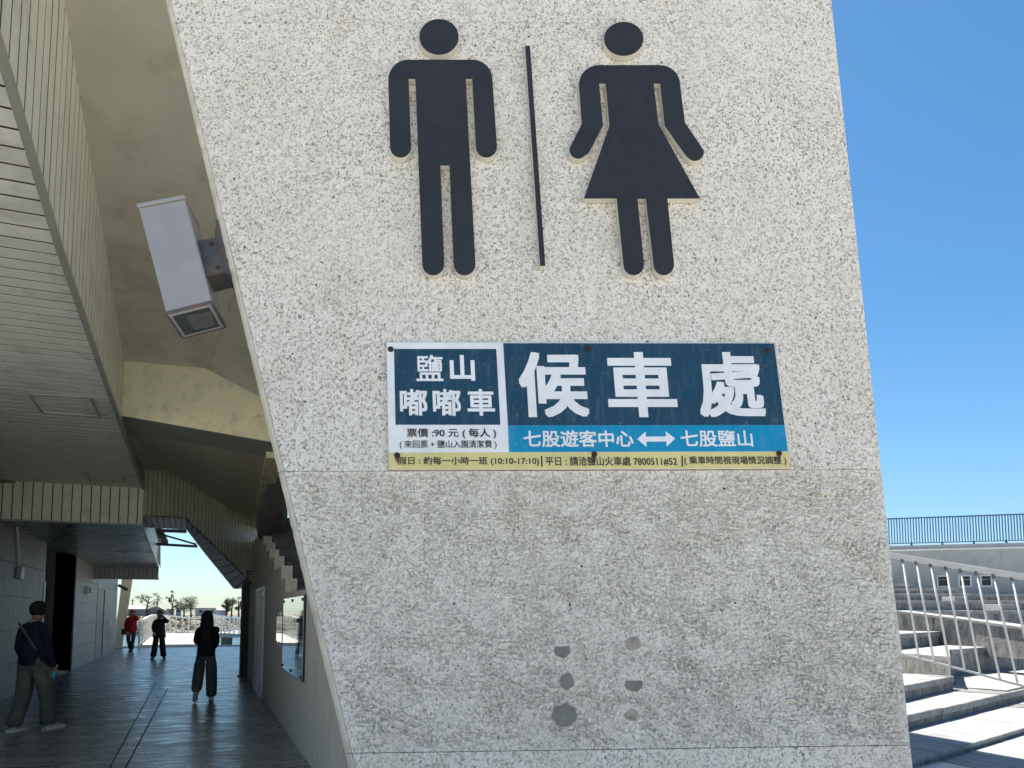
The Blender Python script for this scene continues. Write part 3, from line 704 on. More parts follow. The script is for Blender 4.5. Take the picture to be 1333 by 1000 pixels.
# stand block behind the pylon
sb = empty('stand_block', (5, 12, 0), 'rendered side block of the grandstand hidden behind the pylon', 'building')
blk = [(2.6, 6.1), (4.6, 6.1), (8.25, 9.6), (8.25, 20), (2.6, 20)]
prism('block_wall', [(x, y, -.2) for x, y in blk], (0, 0, 8.2), m_peb, sb)
# ------------------------------------------------------------------ passage wall with the stair behind it
XR = 1.08
pw = empty('stair_wall', (XR, 12, 0), 'speckled pebble render wall with a stepped top beside the staircase', 'wall')
prof = [(3.2, 1.83), (8.94, 1.83), (11.25, 1.85), (11.25, 2.05), (11.9, 2.05), (11.9, 2.27), (13.2, 2.27), (13.2, 2.5), (14.2, 2.5), (14.2, 2.69), (15.0, 2.69), (15.0, 2.88), (15.85, 2.88), (15.85, 3.08), (17.2, 3.08), (17.2, 3.25), (20.1, 3.25)]
# wall with a door opening between Y 15.1 and 17.3
DY0, DY1, DZ = 15.05, 17.2, 2.06
def zprof(y):
    for (a, b), (c, d) in zip(prof, prof[1:]):
        if a <= y <= c and a != c: return b
    return prof[-1][1]
def wallpiece(y0, y1, zb, nm='wall_body'):
    pts = [(XR, y0, zb), (XR, y1, zb)]
    pp = [(min(max(a, y0), y1), b) for a, b in prof if y0-.001 <= a <= y1+.001]
    ztop1 = [b for a, b in prof if a <= y1-.001][-1]; ztop0 = [b for a, b in prof if a <= y0+.001][-1]
    seq = [(y0, ztop0)] + pp + [(y1, ztop1)]
    o = []
    for p in seq:
        if not o or abs(p[0]-o[-1][0])+abs(p[1]-o[-1][1]) > 1e-4: o.append(p)
    pts += [(XR, a, b) for a, b in reversed(o)]
    return prism(nm, pts, (.16, 0, 0), m_sidewall, pw)
wallpiece(3.4, DY0, 0); wallpiece(DY1, 20.1, 0); wallpiece(DY0, DY1, DZ)
# door
dr = empty('glazed_door', (XR, 16.1, 0), 'white framed glazed door set in the stepped render wall', 'door')
m_pane = M('door_glass', (.75, .82, .85), .04, 0, .6); PB(m_pane).inputs['Transmission Weight'].default_value = .6
def frame_rect(nm, y0, y1, z0, z1, t, x0, x1, mat, par):
    return mk(nm, *join_vf([box_vf(x0, x1, y0, y0+t, z0, z1), box_vf(x0, x1, y1-t, y1, z0, z1), box_vf(x0, x1, y0+t, y1-t, z0, z0+t), box_vf(x0, x1, y0+t, y1-t, z1-t, z1)]), mat, par)
frame_rect('door_frame', DY0, DY1, .005, DZ, .07, XR-.03, XR+.09, m_white, dr)
box('mullion', XR-.028, XR+.088, 16.25, 16.33, .08, DZ-.07, m_white, dr)
lf_ = frame_rect('door_leaf', 15.14, 16.24, .03, DZ-.09, .1, XR-.01, XR+.05, m_white, dr)
box('glass', XR+.015, XR+.025, 15.24, 16.14, .13, 1.87, m_pane, lf_); box('glass', XR+.015, XR+.025, 16.33, DY1-.07, .1, 1.97, m_pane, dr)
v, f = tube_vf([(XR-.02, 16.14, .98), (XR-.09, 16.14, .98), (XR-.09, 16.0, .98)], .016, 8); mk('handle', v, f, m_steel, lf_)
# glossy notice panels
def poster(name, y0, y1, z0, z1, lab):
    r = empty(name, (XR, (y0+y1)/2, z0), lab, 'panel')
    m_gl = M('polished_panel', (.50, .56, .58), .03, .85, .5)
    co = coord(m_gl); L(m_gl, bumpn(m_gl, nz(m_gl, co, 1.4, 2), .0015), PB(m_gl).inputs['Normal'])
    box('back_board', XR-.024, XR-.001, y0, y1, z0, z1, m_black, r)
    box('mirror_sheet', XR-.030, XR-.0245, y0+.03, y1-.01, z0+.01, z1-.01, m_gl, r)
    for yy in (y0+.09, (y0+y1)/2, y1-.07):
        for zz in (z0+.05, z1-.05):
            v, f = tube_vf([(XR-.030, yy, zz), (XR-.042, yy, zz)], .018, 8); mk('stud', v, f, m_black, r)
    return r
poster('mirror_panel', 8.85, 11.15, .80, 1.77, 'large mirror like glass panel with black studs on the render wall')
poster('framed_panel', 11.25, 12.15, 1.08, 1.58, 'small bright framed panel behind the large mirror panel')
# staircase treads behind that wall and the landing above
st = empty('staircase', (1.9, 12, 0), 'dark concrete staircase rising behind the stepped wall', 'stairs')
for i in range(17):
    y = 8.6+i*.62; z = 1.15+i*.155
    box('tread', XR+.17, 2.55, y, y+.66, z, z+.155, m_conc_dark, st, .01)
# landing soffit and stair side above
lp = [onX(*p, 1.25) for p in ((338, 700), (361, 701), (374, 672), (366, 628), (345, 628))]
prism('landing_slab', [onY(335, 699, 17), onY(364, 701, 17), onY(374.5, 672, 14.5), onY(372, 600, 12.6), onY(354, 600, 12.6)], (.02, .9, .35), m_conc, st)
v, f = bar_vf(s3-V((0, .3, -.02)), t3_, .24, .22); mk('raking_edge', v, f, m_beam, ce)
# post at the foot of the fascia
po = empty('steel_post', (1.04, 20.4, 0), 'dark olive steel post under the low end of the raking fascia', 'post')
box('shaft', .90, 1.22, 20.15, 20.45, 0.004, 2.36, m_post, po, .01); box('cover_plate', .93, 1.10, 20.135, 20.149, .02, 2.3, m_dark, po)
box('switch', .99, 1.05, 20.115, 20.134, 1.25, 1.33, m_black, po); box('foot_plate', .86, 1.26, 20.10, 20.5, .004, .03, m_dark, po)
# AED sign
sg = empty('heart_sign', onF(328, 752), 'small white sign with black letters and a red heart on the raking fascia', 'sign')
P4 = [onF(315.5, 740), onF(331.5, 740.3), onF(331.5, 751), onF(315.5, 750.5)]
sgo = fn*.06
prism('sign_plate', [p+sgo for p in P4], -fn*.03, m_white, sg)
m_red = M('red_print', (.5, .01, .02), .5)
def sgp(s, t, o_=.062): return P4[0].lerp(P4[1], s).lerp(P4[3].lerp(P4[2], s), t) + fn*o_
cu = [(.12, .2), (.62, .2), (.62, .52), (.12, .52)]
text('lettering', 'AED', cu, m_ink, sg, .0, .03, planep=lambda p, o_: sgp(*p))
prism('text_line', [sgp(.12, .66), sgp(.6, .66), sgp(.6, .78), sgp(.12, .78)], fn*.001, m_ink, sg)
ht = [(.5*(16*sin(t)**3)/17, -(13*cos(t)-5*cos(2*t)-2*cos(3*t)-cos(4*t))/30) for t in [k*2*pi/22 for k in range(22)]]
prism('heart', [sgp(.8+.22*x, .52+.5*y) for x, y in ht], fn*.001, m_red, sg)

# ------------------------------------------------------------------ stone wall of the passage (other side)
lw = empty('stone_wall', (XW, 22, 0), 'grey stone clad wall with a dark doorway along the passage', 'wall')
REC0, REC1 = 19.65, 24.1         # dark recess
DR0, DR1 = 28.9, 31.0
def tiles(y0, y1, z0, z1, tw=1.55, th=.62):
    z = z0; r = 0
    while z < z1-.01:
        zz = min(z+th, z1); y = y0 - (tw*.5 if r % 2 and y1-y0 > tw else 0)
        while y < y1-.01:
            a, b = max(y, y0)+.004, min(y+tw, y1)-.004
            if b-a > .03: box('wall_tile', XW-.03, XW+random.uniform(-.0015, .0015), a, b, z+.004, zz-.004, m_wallstone, lw)
            y += tw
        z = zz; r += 1
for a, b in ((9.0, REC0), (REC1, DR0), (DR1, 35.4)): tiles(a, b, .005, 3.19)
tiles(DR0, DR1, 2.42, 3.19)
for a, b in ((9.0, REC0), (REC1, 35.4)): box('wall_core', XW-.5, XW-.035, a, b, 0, 3.9, m_conc, lw)
box('wall_core', XW-5, XW-.5, 8.9, 9.1, 0, 4, m_conc, lw)
box('recess_side', XW-1.6, XW-.001, REC1, REC1+.02, .005, 3.9, m_wallstone, lw)
box('recess_back', XW-1.7, XW-1.6, REC0-.3, REC1+.1, .005, 3.9, m_dark, lw); box('recess_ceiling', XW-1.6, XW-.001, REC0-.3, REC1, 3.2, 3.3, m_under, lw)
box('recess_door', XW-1.0, XW-.95, REC0-.2, REC1+.0, .005, 3.16, m_dark, lw)
box('white_strip', XW-.02, XW+.02, REC0-.16, REC0-.02, .005, 2.25, m_strip_c, lw)
d2 = empty('service_door', (XW, 30, 0), 'narrow brown service door in the grey stone wall', 'door')
box('door_leaf', XW-.034, XW-.012, DR0+.06, DR1-.06, .01, 2.38, m_doorbrown, d2)
frame_rect('door_frame', DR0, DR1, .005, 2.42, .05, XW-.034, XW+.012, m_post, d2)
v, f = tube_vf([(XW-.01, DR1-.25, 1.05), (XW+.06, DR1-.25, 1.05), (XW+.06, DR1-.45, 1.05)], .02, 8); mk('handle', v, f, m_steel, d2)
bx = empty('switch_box', (XW, 26.15, 2.2), 'small grey switch box on the stone wall beside the service door', 'box')
box('case', XW+.002, XW+.10, 25.95, 26.35, 2.12, 2.36, m_white, bx, .01); box('cover', XW+.10, XW+.115, 26.0, 26.3, 2.15, 2.33, m_conc_dark, bx)
cd2 = empty('conduit', (XW, 16.6, 2.3), 'white conduit pipe running down the stone wall to a small socket box', 'pipe')
v, f = tube_vf([(XW+.03, 16.5, 3.16), (XW+.03, 16.9, 2.42)], .022, 8); mk('pipe', v, f, m_white, cd2)
box('socket_box', XW+.002, XW+.08, 16.78, 17.08, 2.2, 2.42, m_strip_c, cd2, .008)
pn = empty('paper_notice', (XW, 33.2, 1.2), 'small white notice on the stone wall near its far corner', 'sign')
box('sheet', XW+.003, XW+.012, 32.95, 33.35, 1.05, 1.4, m_white, pn); box('pin_strip', XW+.012, XW+.016, 33.0, 33.3, 1.3, 1.36, m_black, pn)
cc_ = empty('security_camera', (XW, 35.2, 2.6), 'small dark security camera on the far corner of the stone wall', 'camera')
v, f = tube_vf([(XW+.01, 35.1, 2.68), (XW+.18, 35.1, 2.66)], .03, 8); mk('arm', v, f, m_white, cc_)
v, f = tube_vf([(XW+.1, 34.9, 2.66), (XW+.34, 35.3, 2.52)], [.06, .075], 10); mk('body', v, f, m_black, cc_)
# leaning column at the far end
lc = empty('leaning_column', (-3.4, 38.1, 0), 'pale ochre concrete column leaning at the far end of the passage', 'column')
a, b = V((-3.39, 38.1, 0)), V((-2.83, 38.1, 8.0))
a2 = a + (b-a)*(0)
prism('shaft', [V((-3.54, 37.9, 0)), V((-3.24, 37.9, 0)), V((-2.44, 37.9, 8.0)), V((-3.0, 37.9, 8.0))], (0, .5, 0), m_yel, lc, .015)
box('base', -3.6, -3.18, 37.85, 38.24, .005, .04, m_conc, lc)
# thin brown return piece visible beside the soffit corner
rp = empty('brown_bulkhead', (-3.5, 15.1, 3.85), 'small brown bulkhead where the canopy meets the soffit', 'panel')
prism('panel', [onY(-40, 590, 15.3), onY(0, 608, 15.3), onY(20, 628, 15.3), onY(-40, 628, 15.3)], (0, .06, 0), m_doorbrown, rp)

# ------------------------------------------------------------------ amphitheatre on the other side
ladder = []
sk = .84
am = empty('seating_terrace', (9, 9, 0), None, None, kind='structure')
def dirv(az): return V((sin(radians(az)), cos(radians(az)), 0))
def terrace(p0, p1, ztop, zbot, depth, seg, name='stone_slab', ext0=0, ext1=0, gap=.012, lift=0):
    """a row of slabs: riser foot from p0 to p1 (world, on the lower tread), top at ztop"""
    p0, p1 = V(p0), V(p1); d = (p1-p0); d.z = 0; Ln = d.length; d.normalize(); p0 = p0-d*ext0; Ln += ext0+ext1
    back = V((-d.y, d.x, 0)); n = max(1, int(round(Ln/seg)))
    for i in range(n):
        a = p0+d*(Ln*i/n+gap/2); b = p0+d*(Ln*(i+1)/n-gap/2); j = random.uniform(-.006, .006); k = back*random.uniform(-.012, .012)
        cap_t = min(.10, (ztop-zbot)*.55)
        top = [V((a.x, a.y, ztop+j))-back*.02+k, V((b.x, b.y, ztop+j))-back*.02+k, V((b.x, b.y, ztop+j))+back*depth, V((a.x, a.y, ztop+j))+back*depth]
        prism(name, [p-V((0, 0, cap_t)) for p in top], (0, 0, cap_t), m_stone, am, .008)
        low = [V((a.x, a.y, zbot-.05))+k, V((b.x, b.y, zbot-.05))+k, V((b.x, b.y, zbot-.05))+back*.25, V((a.x, a.y, zbot-.05))+back*.25]
        prism('riser_block', low, (0, 0, ztop-cap_t+j-zbot+.05), m_riser, am, .006)
def Z2(x, y): return (1160+x/7.145, 860+y/7.145)
def W2(x, y): return (1160+x/7.694, 740+y/7.694)
def line(a, b, z): return onZ(*a, z), onZ(*b, z)
z0 = -.02
lowst = prism('paved_court', [(7.3, 3.5, .0), (40, 3.5, .0), (40, 14, 0), (7.3, 14, 0)], (0, 0, .008), m_stone, am)
z1, z2, z3, z4, z5 = .087, .266, .49, .81, 1.12
a, b = line(Z2(220, 1000), Z2(1230, 690), 0); terrace(a, b, z1, 0, 3.6, 1.1, ext0=2.0, ext1=5)
a, b = line(Z2(170, 635), Z2(1130, 395), z1); terrace(a, b, z2, z1, 7.5, 1.2, ext0=1.2, ext1=6)
a, b = line(Z2(145, 370), Z2(580, 270), z2); terrace(a, b, z3, z2, 2.2, 1.0, ext0=1.0, ext1=0)
# ramp slab by the aisle
p = [onZ(*Z2(585, 238), z2+.03), onZ(*Z2(1080, 275), z2+.03), onZ(*Z2(1330, 215), z2+.05), onZ(*Z2(600, 165), z2+.05)]
prism('aisle_slab', [v-V((0, 0, .06)) for v in p], (0, 0, .06), m_stone, am, .006)
a, b = line(Z2(560, 135), Z2(1230, 55), z2+.02); terrace(a, b, z4, z2, 6.0, 1.3, ext0=0, ext1=6)
b2 = V((a.x, a.y, 0)); a, b = line(Z2(120, 85), Z2(560, 135), z3); aw = dirv(-20)*5
a.z = b.z = 0; pl_ = [a+(a-b)*.8, b, b2-V((.02, 0, 0)), b2-V((.02, 0, 0))+aw, a+(a-b)*.8+aw]
prism('riser_block', [p+V((0, 0, z3-.2)) for p in pl_], (0, 0, z4-z3+.09), m_riser, am, .008)
prism('stone_slab', [p+V((0, 0, z4-.11)) for p in pl_], (0, 0, .108), m_stone, am, .008)
a, b = line(W2(150, 800), W2(840, 730), z4); terrace(a, b, z5, z4, 6.0, 1.4, ext0=2, ext1=0)
# diagonal stringer wall
def dwall(P, ztopf, name='aisle_wall'):
    pass
s = [ondep(*W2(60, 450), 19.4), ondep(*W2(420, 495), 18.4), ondep(*W2(800, 545), 17.4), ondep(*W2(1400, 630), 15.8)]
for a, b in zip(s, s[1:]):
    dd = (b-a); dd.z = 0; dd.normalize(); bk_ = V((-dd.y, dd.x, 0)); g_ = dd*.01
    prism('aisle_wall_block', [a+g_, b-g_, V((b.x, b.y, .6))-g_, V((a.x, a.y, .6))+g_], bk_*.35, m_riser, am, .01)
    q4 = [a+g_-bk_*.03, b-g_-bk_*.03, b-g_+bk_*.38, a+g_+bk_*.38]
    prism('aisle_coping', [p+V((0, 0, .002)) for p in q4], (0, 0, .07), m_stone, am, .008)
# upper rows
rows = [(22.7, 808.9, 794.8, 1.31, 1.64, None), (24.8, 792.8, 782, 1.68, 1.95, None), (26.9, 780.5, 772.5, 2.02, 2.22, (1160, 1265)), (28.4, 771.0, 766.0, 2.28, 2.42, (1150, 1248)), (29.4, 764.5, 760, 2.46, 2.58, (1140, 1190)), (27.6, 777, 774, 2.1, 2.2, (1240, 1420))]
for D, yb, yt, zb0, zt0, xr in rows:
    xr = xr or (1140, 1450)
    Pa, Pb = ondep(xr[0], 800, D*1.0), ondep(xr[1], 800, D*1.0)
    ang = radians(-6); mid = (Pa+Pb)/2
    zt0 = EYE + (797.5-yt)/F*D*.995
    terrace(V((Pa.x, Pa.y, 0)), V((Pb.x, Pb.y, 0)), zt0, zb0-.35, 2.3, 1.5)
# bright blocks lying on the rows
for (x0, x1, y, D, h) in ((1243, 1261, 779, 25.6, .10), (1302, 1322, 790.5, 23.6, .13)):
    a, b = ondep(x0, y, D), ondep(x1, y, D); d = (b-a).normalized(); bk_ = V((-d.y, d.x, 0))
    prism('stone_slab', [V((a.x, a.y, a.z-.16)), V((b.x, b.y, a.z-.16)), V((b.x, b.y, a.z-.16))+bk_*.8, V((a.x, a.y, a.z-.16))+bk_*.8], (0, 0, h+.12), m_stone, am, .01)
# back wall with windows
DW = 30.2
fw_ = empty('terrace_back_wall', ondep(1245, 760, DW), 'weathered pale wall with three small windows behind the stone terraces', 'wall')
wa, wb = ondep(1100, 797.5, 31.6), ondep(1480, 797.5, 28.4); wd = (wb-wa); wd.z = 0; wd.normalize(); wn_ = V((wd.y, -wd.x, 0))
if wn_.dot(CAM-wa) < 0: wn_ = -wn_
def onW(x, y, off=0): return onP(x, y, wa + wn_*off, wn_)
ztop_l = onW(1160, 713).z; zw = (onW(1160, 711).z + onW(1333, 706).z)/2; zcop = zw-.22
wins = [((1221, 751.5), (1234.5, 762)), ((1249, 750.5), (1263, 762.5)), ((1277.5, 750.5), (1290, 762)) ]
def wq(s, z, off=0): return wa + wd*s + V((0, 0, z-wa.z)) + wn_*off
def ws(P): return (P-wa).dot(wd)
W_ = []
for a, b in wins:
    A0, B0 = onW(*a), onW(*b); W_.append((ws(A0), ws(B0), B0.z, A0.z))
zb_w = min(w4[2] for w4 in W_); zt_w = max(w4[3] for w4 in W_)
Ltot = (wb-wa).length
def wbox(nm, s0, s1, z0, z1, th, mat, par, off=0): return prism(nm, [wq(s0, z0, off), wq(s1, z0, off), wq(s1, z1, off), wq(s0, z1, off)], -wn_*th, mat, par)
wbox('wall_band', 0, Ltot, .5, zb_w, .4, m_farwall, fw_); wbox('wall_band', 0, Ltot, zt_w, zcop, .4, m_farwall, fw_)
cur = 0
for s0, s1, _, _ in W_: wbox('wall_pier', cur, s0, zb_w, zt_w, .4, m_farwall, fw_); cur = s1
wbox('wall_pier', cur, Ltot, zb_w, zt_w, .4, m_farwall, fw_)
for s0, s1, _, _ in W_:
    wf = empty('x', (0, 0, 0), None, None) if False else None
    fr_ = prism('window_frame', [wq(s0, zb_w, -.1), wq(s1, zb_w, -.1), wq(s1, zt_w, -.1), wq(s0, zt_w, -.1)], -wn_*.02, m_dark, fw_)
    h_ = zt_w-zb_w
    wbox('transom', s0, s1, zt_w-h_*.36, zt_w-h_*.30, .05, m_strip_c, fr_, -.045)
    for (x0, x1, y0, y1) in ((s0-.05, s0, zb_w-.05, zt_w+.05), (s1, s1+.05, zb_w-.05, zt_w+.05), (s0, s1, zt_w, zt_w+.05), (s0, s1, zb_w-.05, zb_w)):
        wbox('surround', x0, x1, y0, y1, .05, m_white, fr_, .03)
wbox('coping', -.05, Ltot, zcop, zcop+.06, .5, m_white, fw_, .06); wbox('parapet', 0, Ltot, zcop+.06, zw, .35, m_farwall, fw_, -.02)
# blue railing on top
m_blue = M('blue_painted_rail', (.035, .13, .24), .45)
brl = empty('blue_railing', wq(5, zw), 'long blue painted railing of close upright bars on top of the pale back wall', 'railing')
zr1 = (onW(1160, 674).z + onW(1333, 669.5).z)/2; zr0 = (onW(1160, 709).z+onW(1333, 704).z)/2 - .05
s_ = ws(onW(1130, 700)); s1_ = Ltot; sp_ = (ws(onW(1333, 700))-ws(onW(1160, 700)))/46
v, f = bar_vf(wq(s_, zr1, -.2), wq(s1_, zr1, -.2), .07, .05); mk('top_rail', v, f, m_blue, brl)
v, f = bar_vf(wq(s_, zr0+.09, -.2), wq(s1_, zr0+.09, -.2), .04, .03); mk('bottom_rail', v, f, m_blue, brl)
k = 0; x = s_; proto = None
bv = box_vf(-.018, .018, -.018, .018, 0, zr1-zr0-.10)
bmesh_ = bpy.data.meshes.new('baluster'); bmesh_.from_pydata([tuple(p) for p in bv[0]], [], bv[1]); bmesh_.materials.append(m_blue)
while x < s1_:
    o = link(bpy.data.objects.new('baluster', bmesh_)); o.parent = brl; o.location = wq(x, zr0+.09, -.2)-WL[brl]; o.rotation_euler = (0, 0, atan2(wd.y, wd.x))
    if k % 11 == 5:
        v, f = bar_vf(wq(x, zw-.02, -.2), wq(x, zr0+.12, -.2), .055); mk('post', v, f, m_blue, brl)
    x += sp_; k += 1
# near white handrail
m_rail = noisy('white_painted_rail', (.62, .63, .62), .4, 6, .08, .0004, 40)
ra = empty('white_stair_railing', onZ(1234, 879, .49), 'white stair railing of round bars descending in front of the stone terraces', 'railing')
# its plane passes through the post foot and runs down towards the viewer
foot = onZ(1234, 879, .49); rd = V((.42, -1, 0)).normalized()
rn = V((rd.y, -rd.x, 0))
def onR(x, y): return onP(x, y, foot, rn)
a, b = onR(1120, 716.5), onR(1400, 762); v, f = bar_vf(a, b, .07, .11); bevel(mk('handrail', v, f, m_rail, ra), .02, 2)
a, b = onR(1130, 839.5), onR(1400, 911); v, f = bar_vf(a, b, .035, .035); mk('bottom_rail', v, f, m_rail, ra)
bal = [((1156, 722), (1172.5, 849)), ((1174.5, 727), (1196, 856)), ((1192.5, 730), (1215.8, 862)), ((1211, 733), (1237, 869)), ((1231, 737), (1256, 873.5)), ((1250, 741), (1276, 879)), ((1270.5, 744), (1302, 885.5)), ((1293, 748), (1324.5, 889)), ((1317, 751), (1349, 897)), ((1341, 755), (1375, 904))]
for p, q in bal:
    a, b = onR(*p), onR(*q); v, f = tube_vf([a, b], .019, 10); mk('baluster', v, f, m_rail, ra, smooth=True)
    v, f = tube_vf([a+V((0, 0, -.07)), a+V((0, 0, .04))], .030, 8); mk('socket', v, f, m_conc_dark, ra)
v, f = tube_vf([onR(1234, 866), foot], .03, 8); mk('foot_post', v, f, m_rail, ra)

# ------------------------------------------------------------------ footbridge
m_deck = noisy('bridge_deck', (.26, .245, .22), .8, 2, .1, .002, 30, geo=True)
bg_ = empty('footbridge', (-1, 39, 0), 'pale footbridge with white post railings arching over the water', 'bridge')
def bc_(t):     # centre line
    y = 38.8+t*34; x = -1.05 + .2*t + 9.5*max(0, t-.25)**1.7; z = .02 + .28*sin(min(1, t*1.6)*pi) ; return V((x, y, z))
def rail_side(s, name, t0=0, t1=1, wdt=1.55, dt=.05):
    pts = []; t = t0
    while t <= t1+1e-6:
        c0 = bc_(t); c1 = bc_(t+.01); d = (c1-c0); d.z = 0; d.normalize(); n = V((d.y, -d.x, 0)); pts.append(c0+n*s*wdt); t += dt
    for p in pts:
        v, f = bar_vf(p-V((0, 0, .05)), p+V((0, 0, 1.10)), .09, .09); mk('railing_post', v, f, m_white, bg_)
    for h, th in ((1.12, .09), (.12, .05)):
        vf = [bar_vf(a+V((0, 0, h)), b+V((0, 0, h)), th*.8, th) for a, b in zip(pts, pts[1:])]; mk(name, *join_vf(vf), m_white, bg_)
    for h in (.4, .62, .84):
        vf = [bar_vf(a+V((0, 0, h)), b+V((0, 0, h)), .02, .02) for a, b in zip(pts, pts[1:])]; mk('wire', *join_vf(vf), m_steel, bg_)
    return pts
PL = rail_side(-1, 'railing_rail'); PR = rail_side(1, 'railing_rail')
for i in range(len(PL)-1):
    v, f = prism_vf([PL[i]-V((.12, 0, .0)), PR[i]+V((.12, 0, 0)), PR[i+1]+V((.12, 0, 0)), PL[i+1]-V((.12, 0, 0))], (0, 0, -.28)); fixn(mk('deck_segment', v, f, m_deck, bg_))
for i in (3, 6, 10, 14, 18):
    for P in (PL[i], PR[i]):
        box('pier', P.x-.22, P.x+.22, P.y-.22, P.y+.22, -1.8, P.z-.28, m_conc_dark, bg_)

# ------------------------------------------------------------------ far shore: trees, houses, poles
def tree(px, Y, base_y, h, wd_, col, lab, sparse=False, seed=0, name='tree'):
    rnd = random.Random(seed); P = onY(px, 797, Y); x = P.x; z0 = fz(x, Y) if Y < 400 else .2
    r = empty(name, (x, Y, z0), lab, 'tree', 'trees on the far shore')
    vf = [tube_vf([(x, Y, z0-.3), (x+.2*rnd.uniform(-1, 1), Y, z0+h*.5), (x+.4*rnd.uniform(-1, 1), Y, z0+h*.9)], [.22, .14, .05], 6)]
    tips = []
    for k in range(9 if sparse else 7):
        a = rnd.uniform(0, 2*pi); hh = rnd.uniform(.35, .85)*h; l = wd_*rnd.uniform(.3, .55)
        s = V((x, Y, z0+hh)); e_ = s+V((cos(a)*l, sin(a)*l, l*.55)); tips.append(e_); vf.append(tube_vf([s, s.lerp(e_, .5)+V((0, 0, .1)), e_], [.09, .06, .03], 5))
    mk('trunk', *join_vf(vf), m_bark, r)
    vs, fs = [], []; nclump = len(tips)*(1 if sparse else 3)
    ctrs = [t + V((rnd.uniform(-.4, .4), rnd.uniform(-.4, .4), rnd.uniform(-.2, .5)))*(1 if sparse else wd_*.28) for t in tips for _ in range(1 if sparse else 3)] + [V((x, Y, z0+h*.92))]
    for c0 in ctrs:
        R = wd_*(.13 if sparse else .26)*rnd.uniform(.7, 1.25)
        for _ in range(60):
            d = V((rnd.gauss(0, 1), rnd.gauss(0, 1), rnd.gauss(0, .75)))*R*.6; p = c0+d; s_l = rnd.uniform(.07, .17)
            u = V((rnd.uniform(-1, 1), rnd.uniform(-1, 1), rnd.uniform(-1, 1))).normalized(); v2 = u.cross(V((rnd.uniform(-1, 1), rnd.uniform(-1, 1), rnd.uniform(-1, 1)))).normalized()
            n = len(vs); vs += [p-u*s_l, p+v2*s_l*.5, p+u*s_l, p-v2*s_l*.5]; fs.append([n, n+1, n+2, n+3])
    mk('crown', vs, fs, col, r)
m_bark = noisy('bark', (.10, .08, .06), .9, 3, .2, 0)
lf1, lf2, lf3 = leafm('leaf_dark', (.045, .065, .03)), leafm('leaf_olive', (.09, .095, .04)), leafm('leaf_brown', (.11, .085, .05))
tree(192, 170, 0, 4.6, 3.6, lf1, 'spindly wind bent tree with separate leaf tufts behind the walking figures', True, 1)
tree(223, 175, 0, 5.2, 2.0, lf1, 'thin tall tree with tufts just right of the figure shading their eyes', True, 2)
tree(240, 190, 0, 2.9, 3.2, lf2, 'round olive bush between the blue shed and the woman in black', False, 3)
tree(249, 192, 0, 3.6, 3.6, lf3, 'brownish dense tree beside the head of the woman in black', False, 4)
tree(294, 170, 0, 3.8, 1.4, lf1, 'narrow dark tree, first of the row above the bridge railing', False, 5)
tree(301, 172, 0, 4.0, 2.6, lf1, 'broad dark tree in the middle of the row above the bridge railing', False, 6)
tree(311, 174, 0, 4.7, 1.5, lf1, 'tallest narrow tree in the row above the bridge railing', False, 7)
tree(327, 210, 0, 3.0, 4.0, lf2, 'low olive tree beside the dark post', False, 8)
def house(px0, px1, Y, h, wc, rc, lab, roof='gable', name='house'):
    a, b = onY(px0, 797, Y), onY(px1, 797, Y); x0, x1 = a.x, b.x; z0 = (fz((x0+x1)/2, Y) if Y < 400 else .2)
    r = empty(name, ((x0+x1)/2, Y, z0), lab, 'building', 'low buildings on the far shore'); dy = 7
    box('wall', x0, x1, Y, Y+dy, z0-.6, z0+h, wc, r)
    if roof == 'gable': prism('roof', [(x0-.3, Y-.3, z0+h), (x0-.3, Y+dy/2, z0+h+1.1), (x0-.3, Y+dy+.3, z0+h)], (x1-x0+.6, 0, 0), rc, r)
    elif roof == 'side': prism('roof', [(x0-.3, Y-.2, z0+h), ((x0+x1)/2, Y-.2, z0+h+1.4), (x1+.3, Y-.2, z0+h)], (0, dy+.4, 0), rc, r)
    else: box('roof', x0-.2, x1+.2, Y-.2, Y+dy+.2, z0+h, z0+h+.25, rc, r)
    n = max(1, int((x1-x0)/3.2))
    for i in range(n):
        xc = x0+(x1-x0)*(i+.5)/n; fr_ = box('window', xc-.55, xc+.55, Y-.06, Y+.02, z0+.9, z0+min(2.0, h-.3), m_strip_c, r); box('pane', xc-.45, xc+.45, Y-.08, Y-.062, z0+1.0, z0+min(1.9, h-.4), m_dark, fr_)
m_hw, m_hg, m_hb, m_rd = noisy('house_white', (.6, .6, .58), .8, .3, .1, 0, geo=True), noisy('house_grey', (.28, .28, .28), .8, .3, .1, 0, geo=True), noisy('shed_blue', (.12, .30, .5), .6, .3, .1, 0, geo=True), noisy('roof_grey', (.16, .155, .16), .7, .3, .1, 0, geo=True)
house(162, 188, 230, 2.0, m_hg, m_rd, 'long low dark roofed shed beside the ochre column', 'gable')
house(190, 216, 235, 1.8, m_hg, m_hg, 'grey shed with a shallow pitched roof behind the spindly tree', 'side')
house(217, 226, 225, 1.7, m_hw, m_rd, 'small white house right of the figure shading their eyes', 'flat')
house(229, 235, 220, 2.0, m_hb, m_hb, 'small bright blue shed on the far shore', 'flat', 'shed')
house(254, 283, 260, 2.2, m_hw, m_hg, 'long pale low building behind the woman in black', 'flat')
house(283, 297, 250, 1.6, m_hw, m_rd, 'white cottage left of the dark tree row', 'gable')
house(317, 345, 240, 2.4, m_hw, m_hw, 'white roofed shed next to the dark post', 'side')
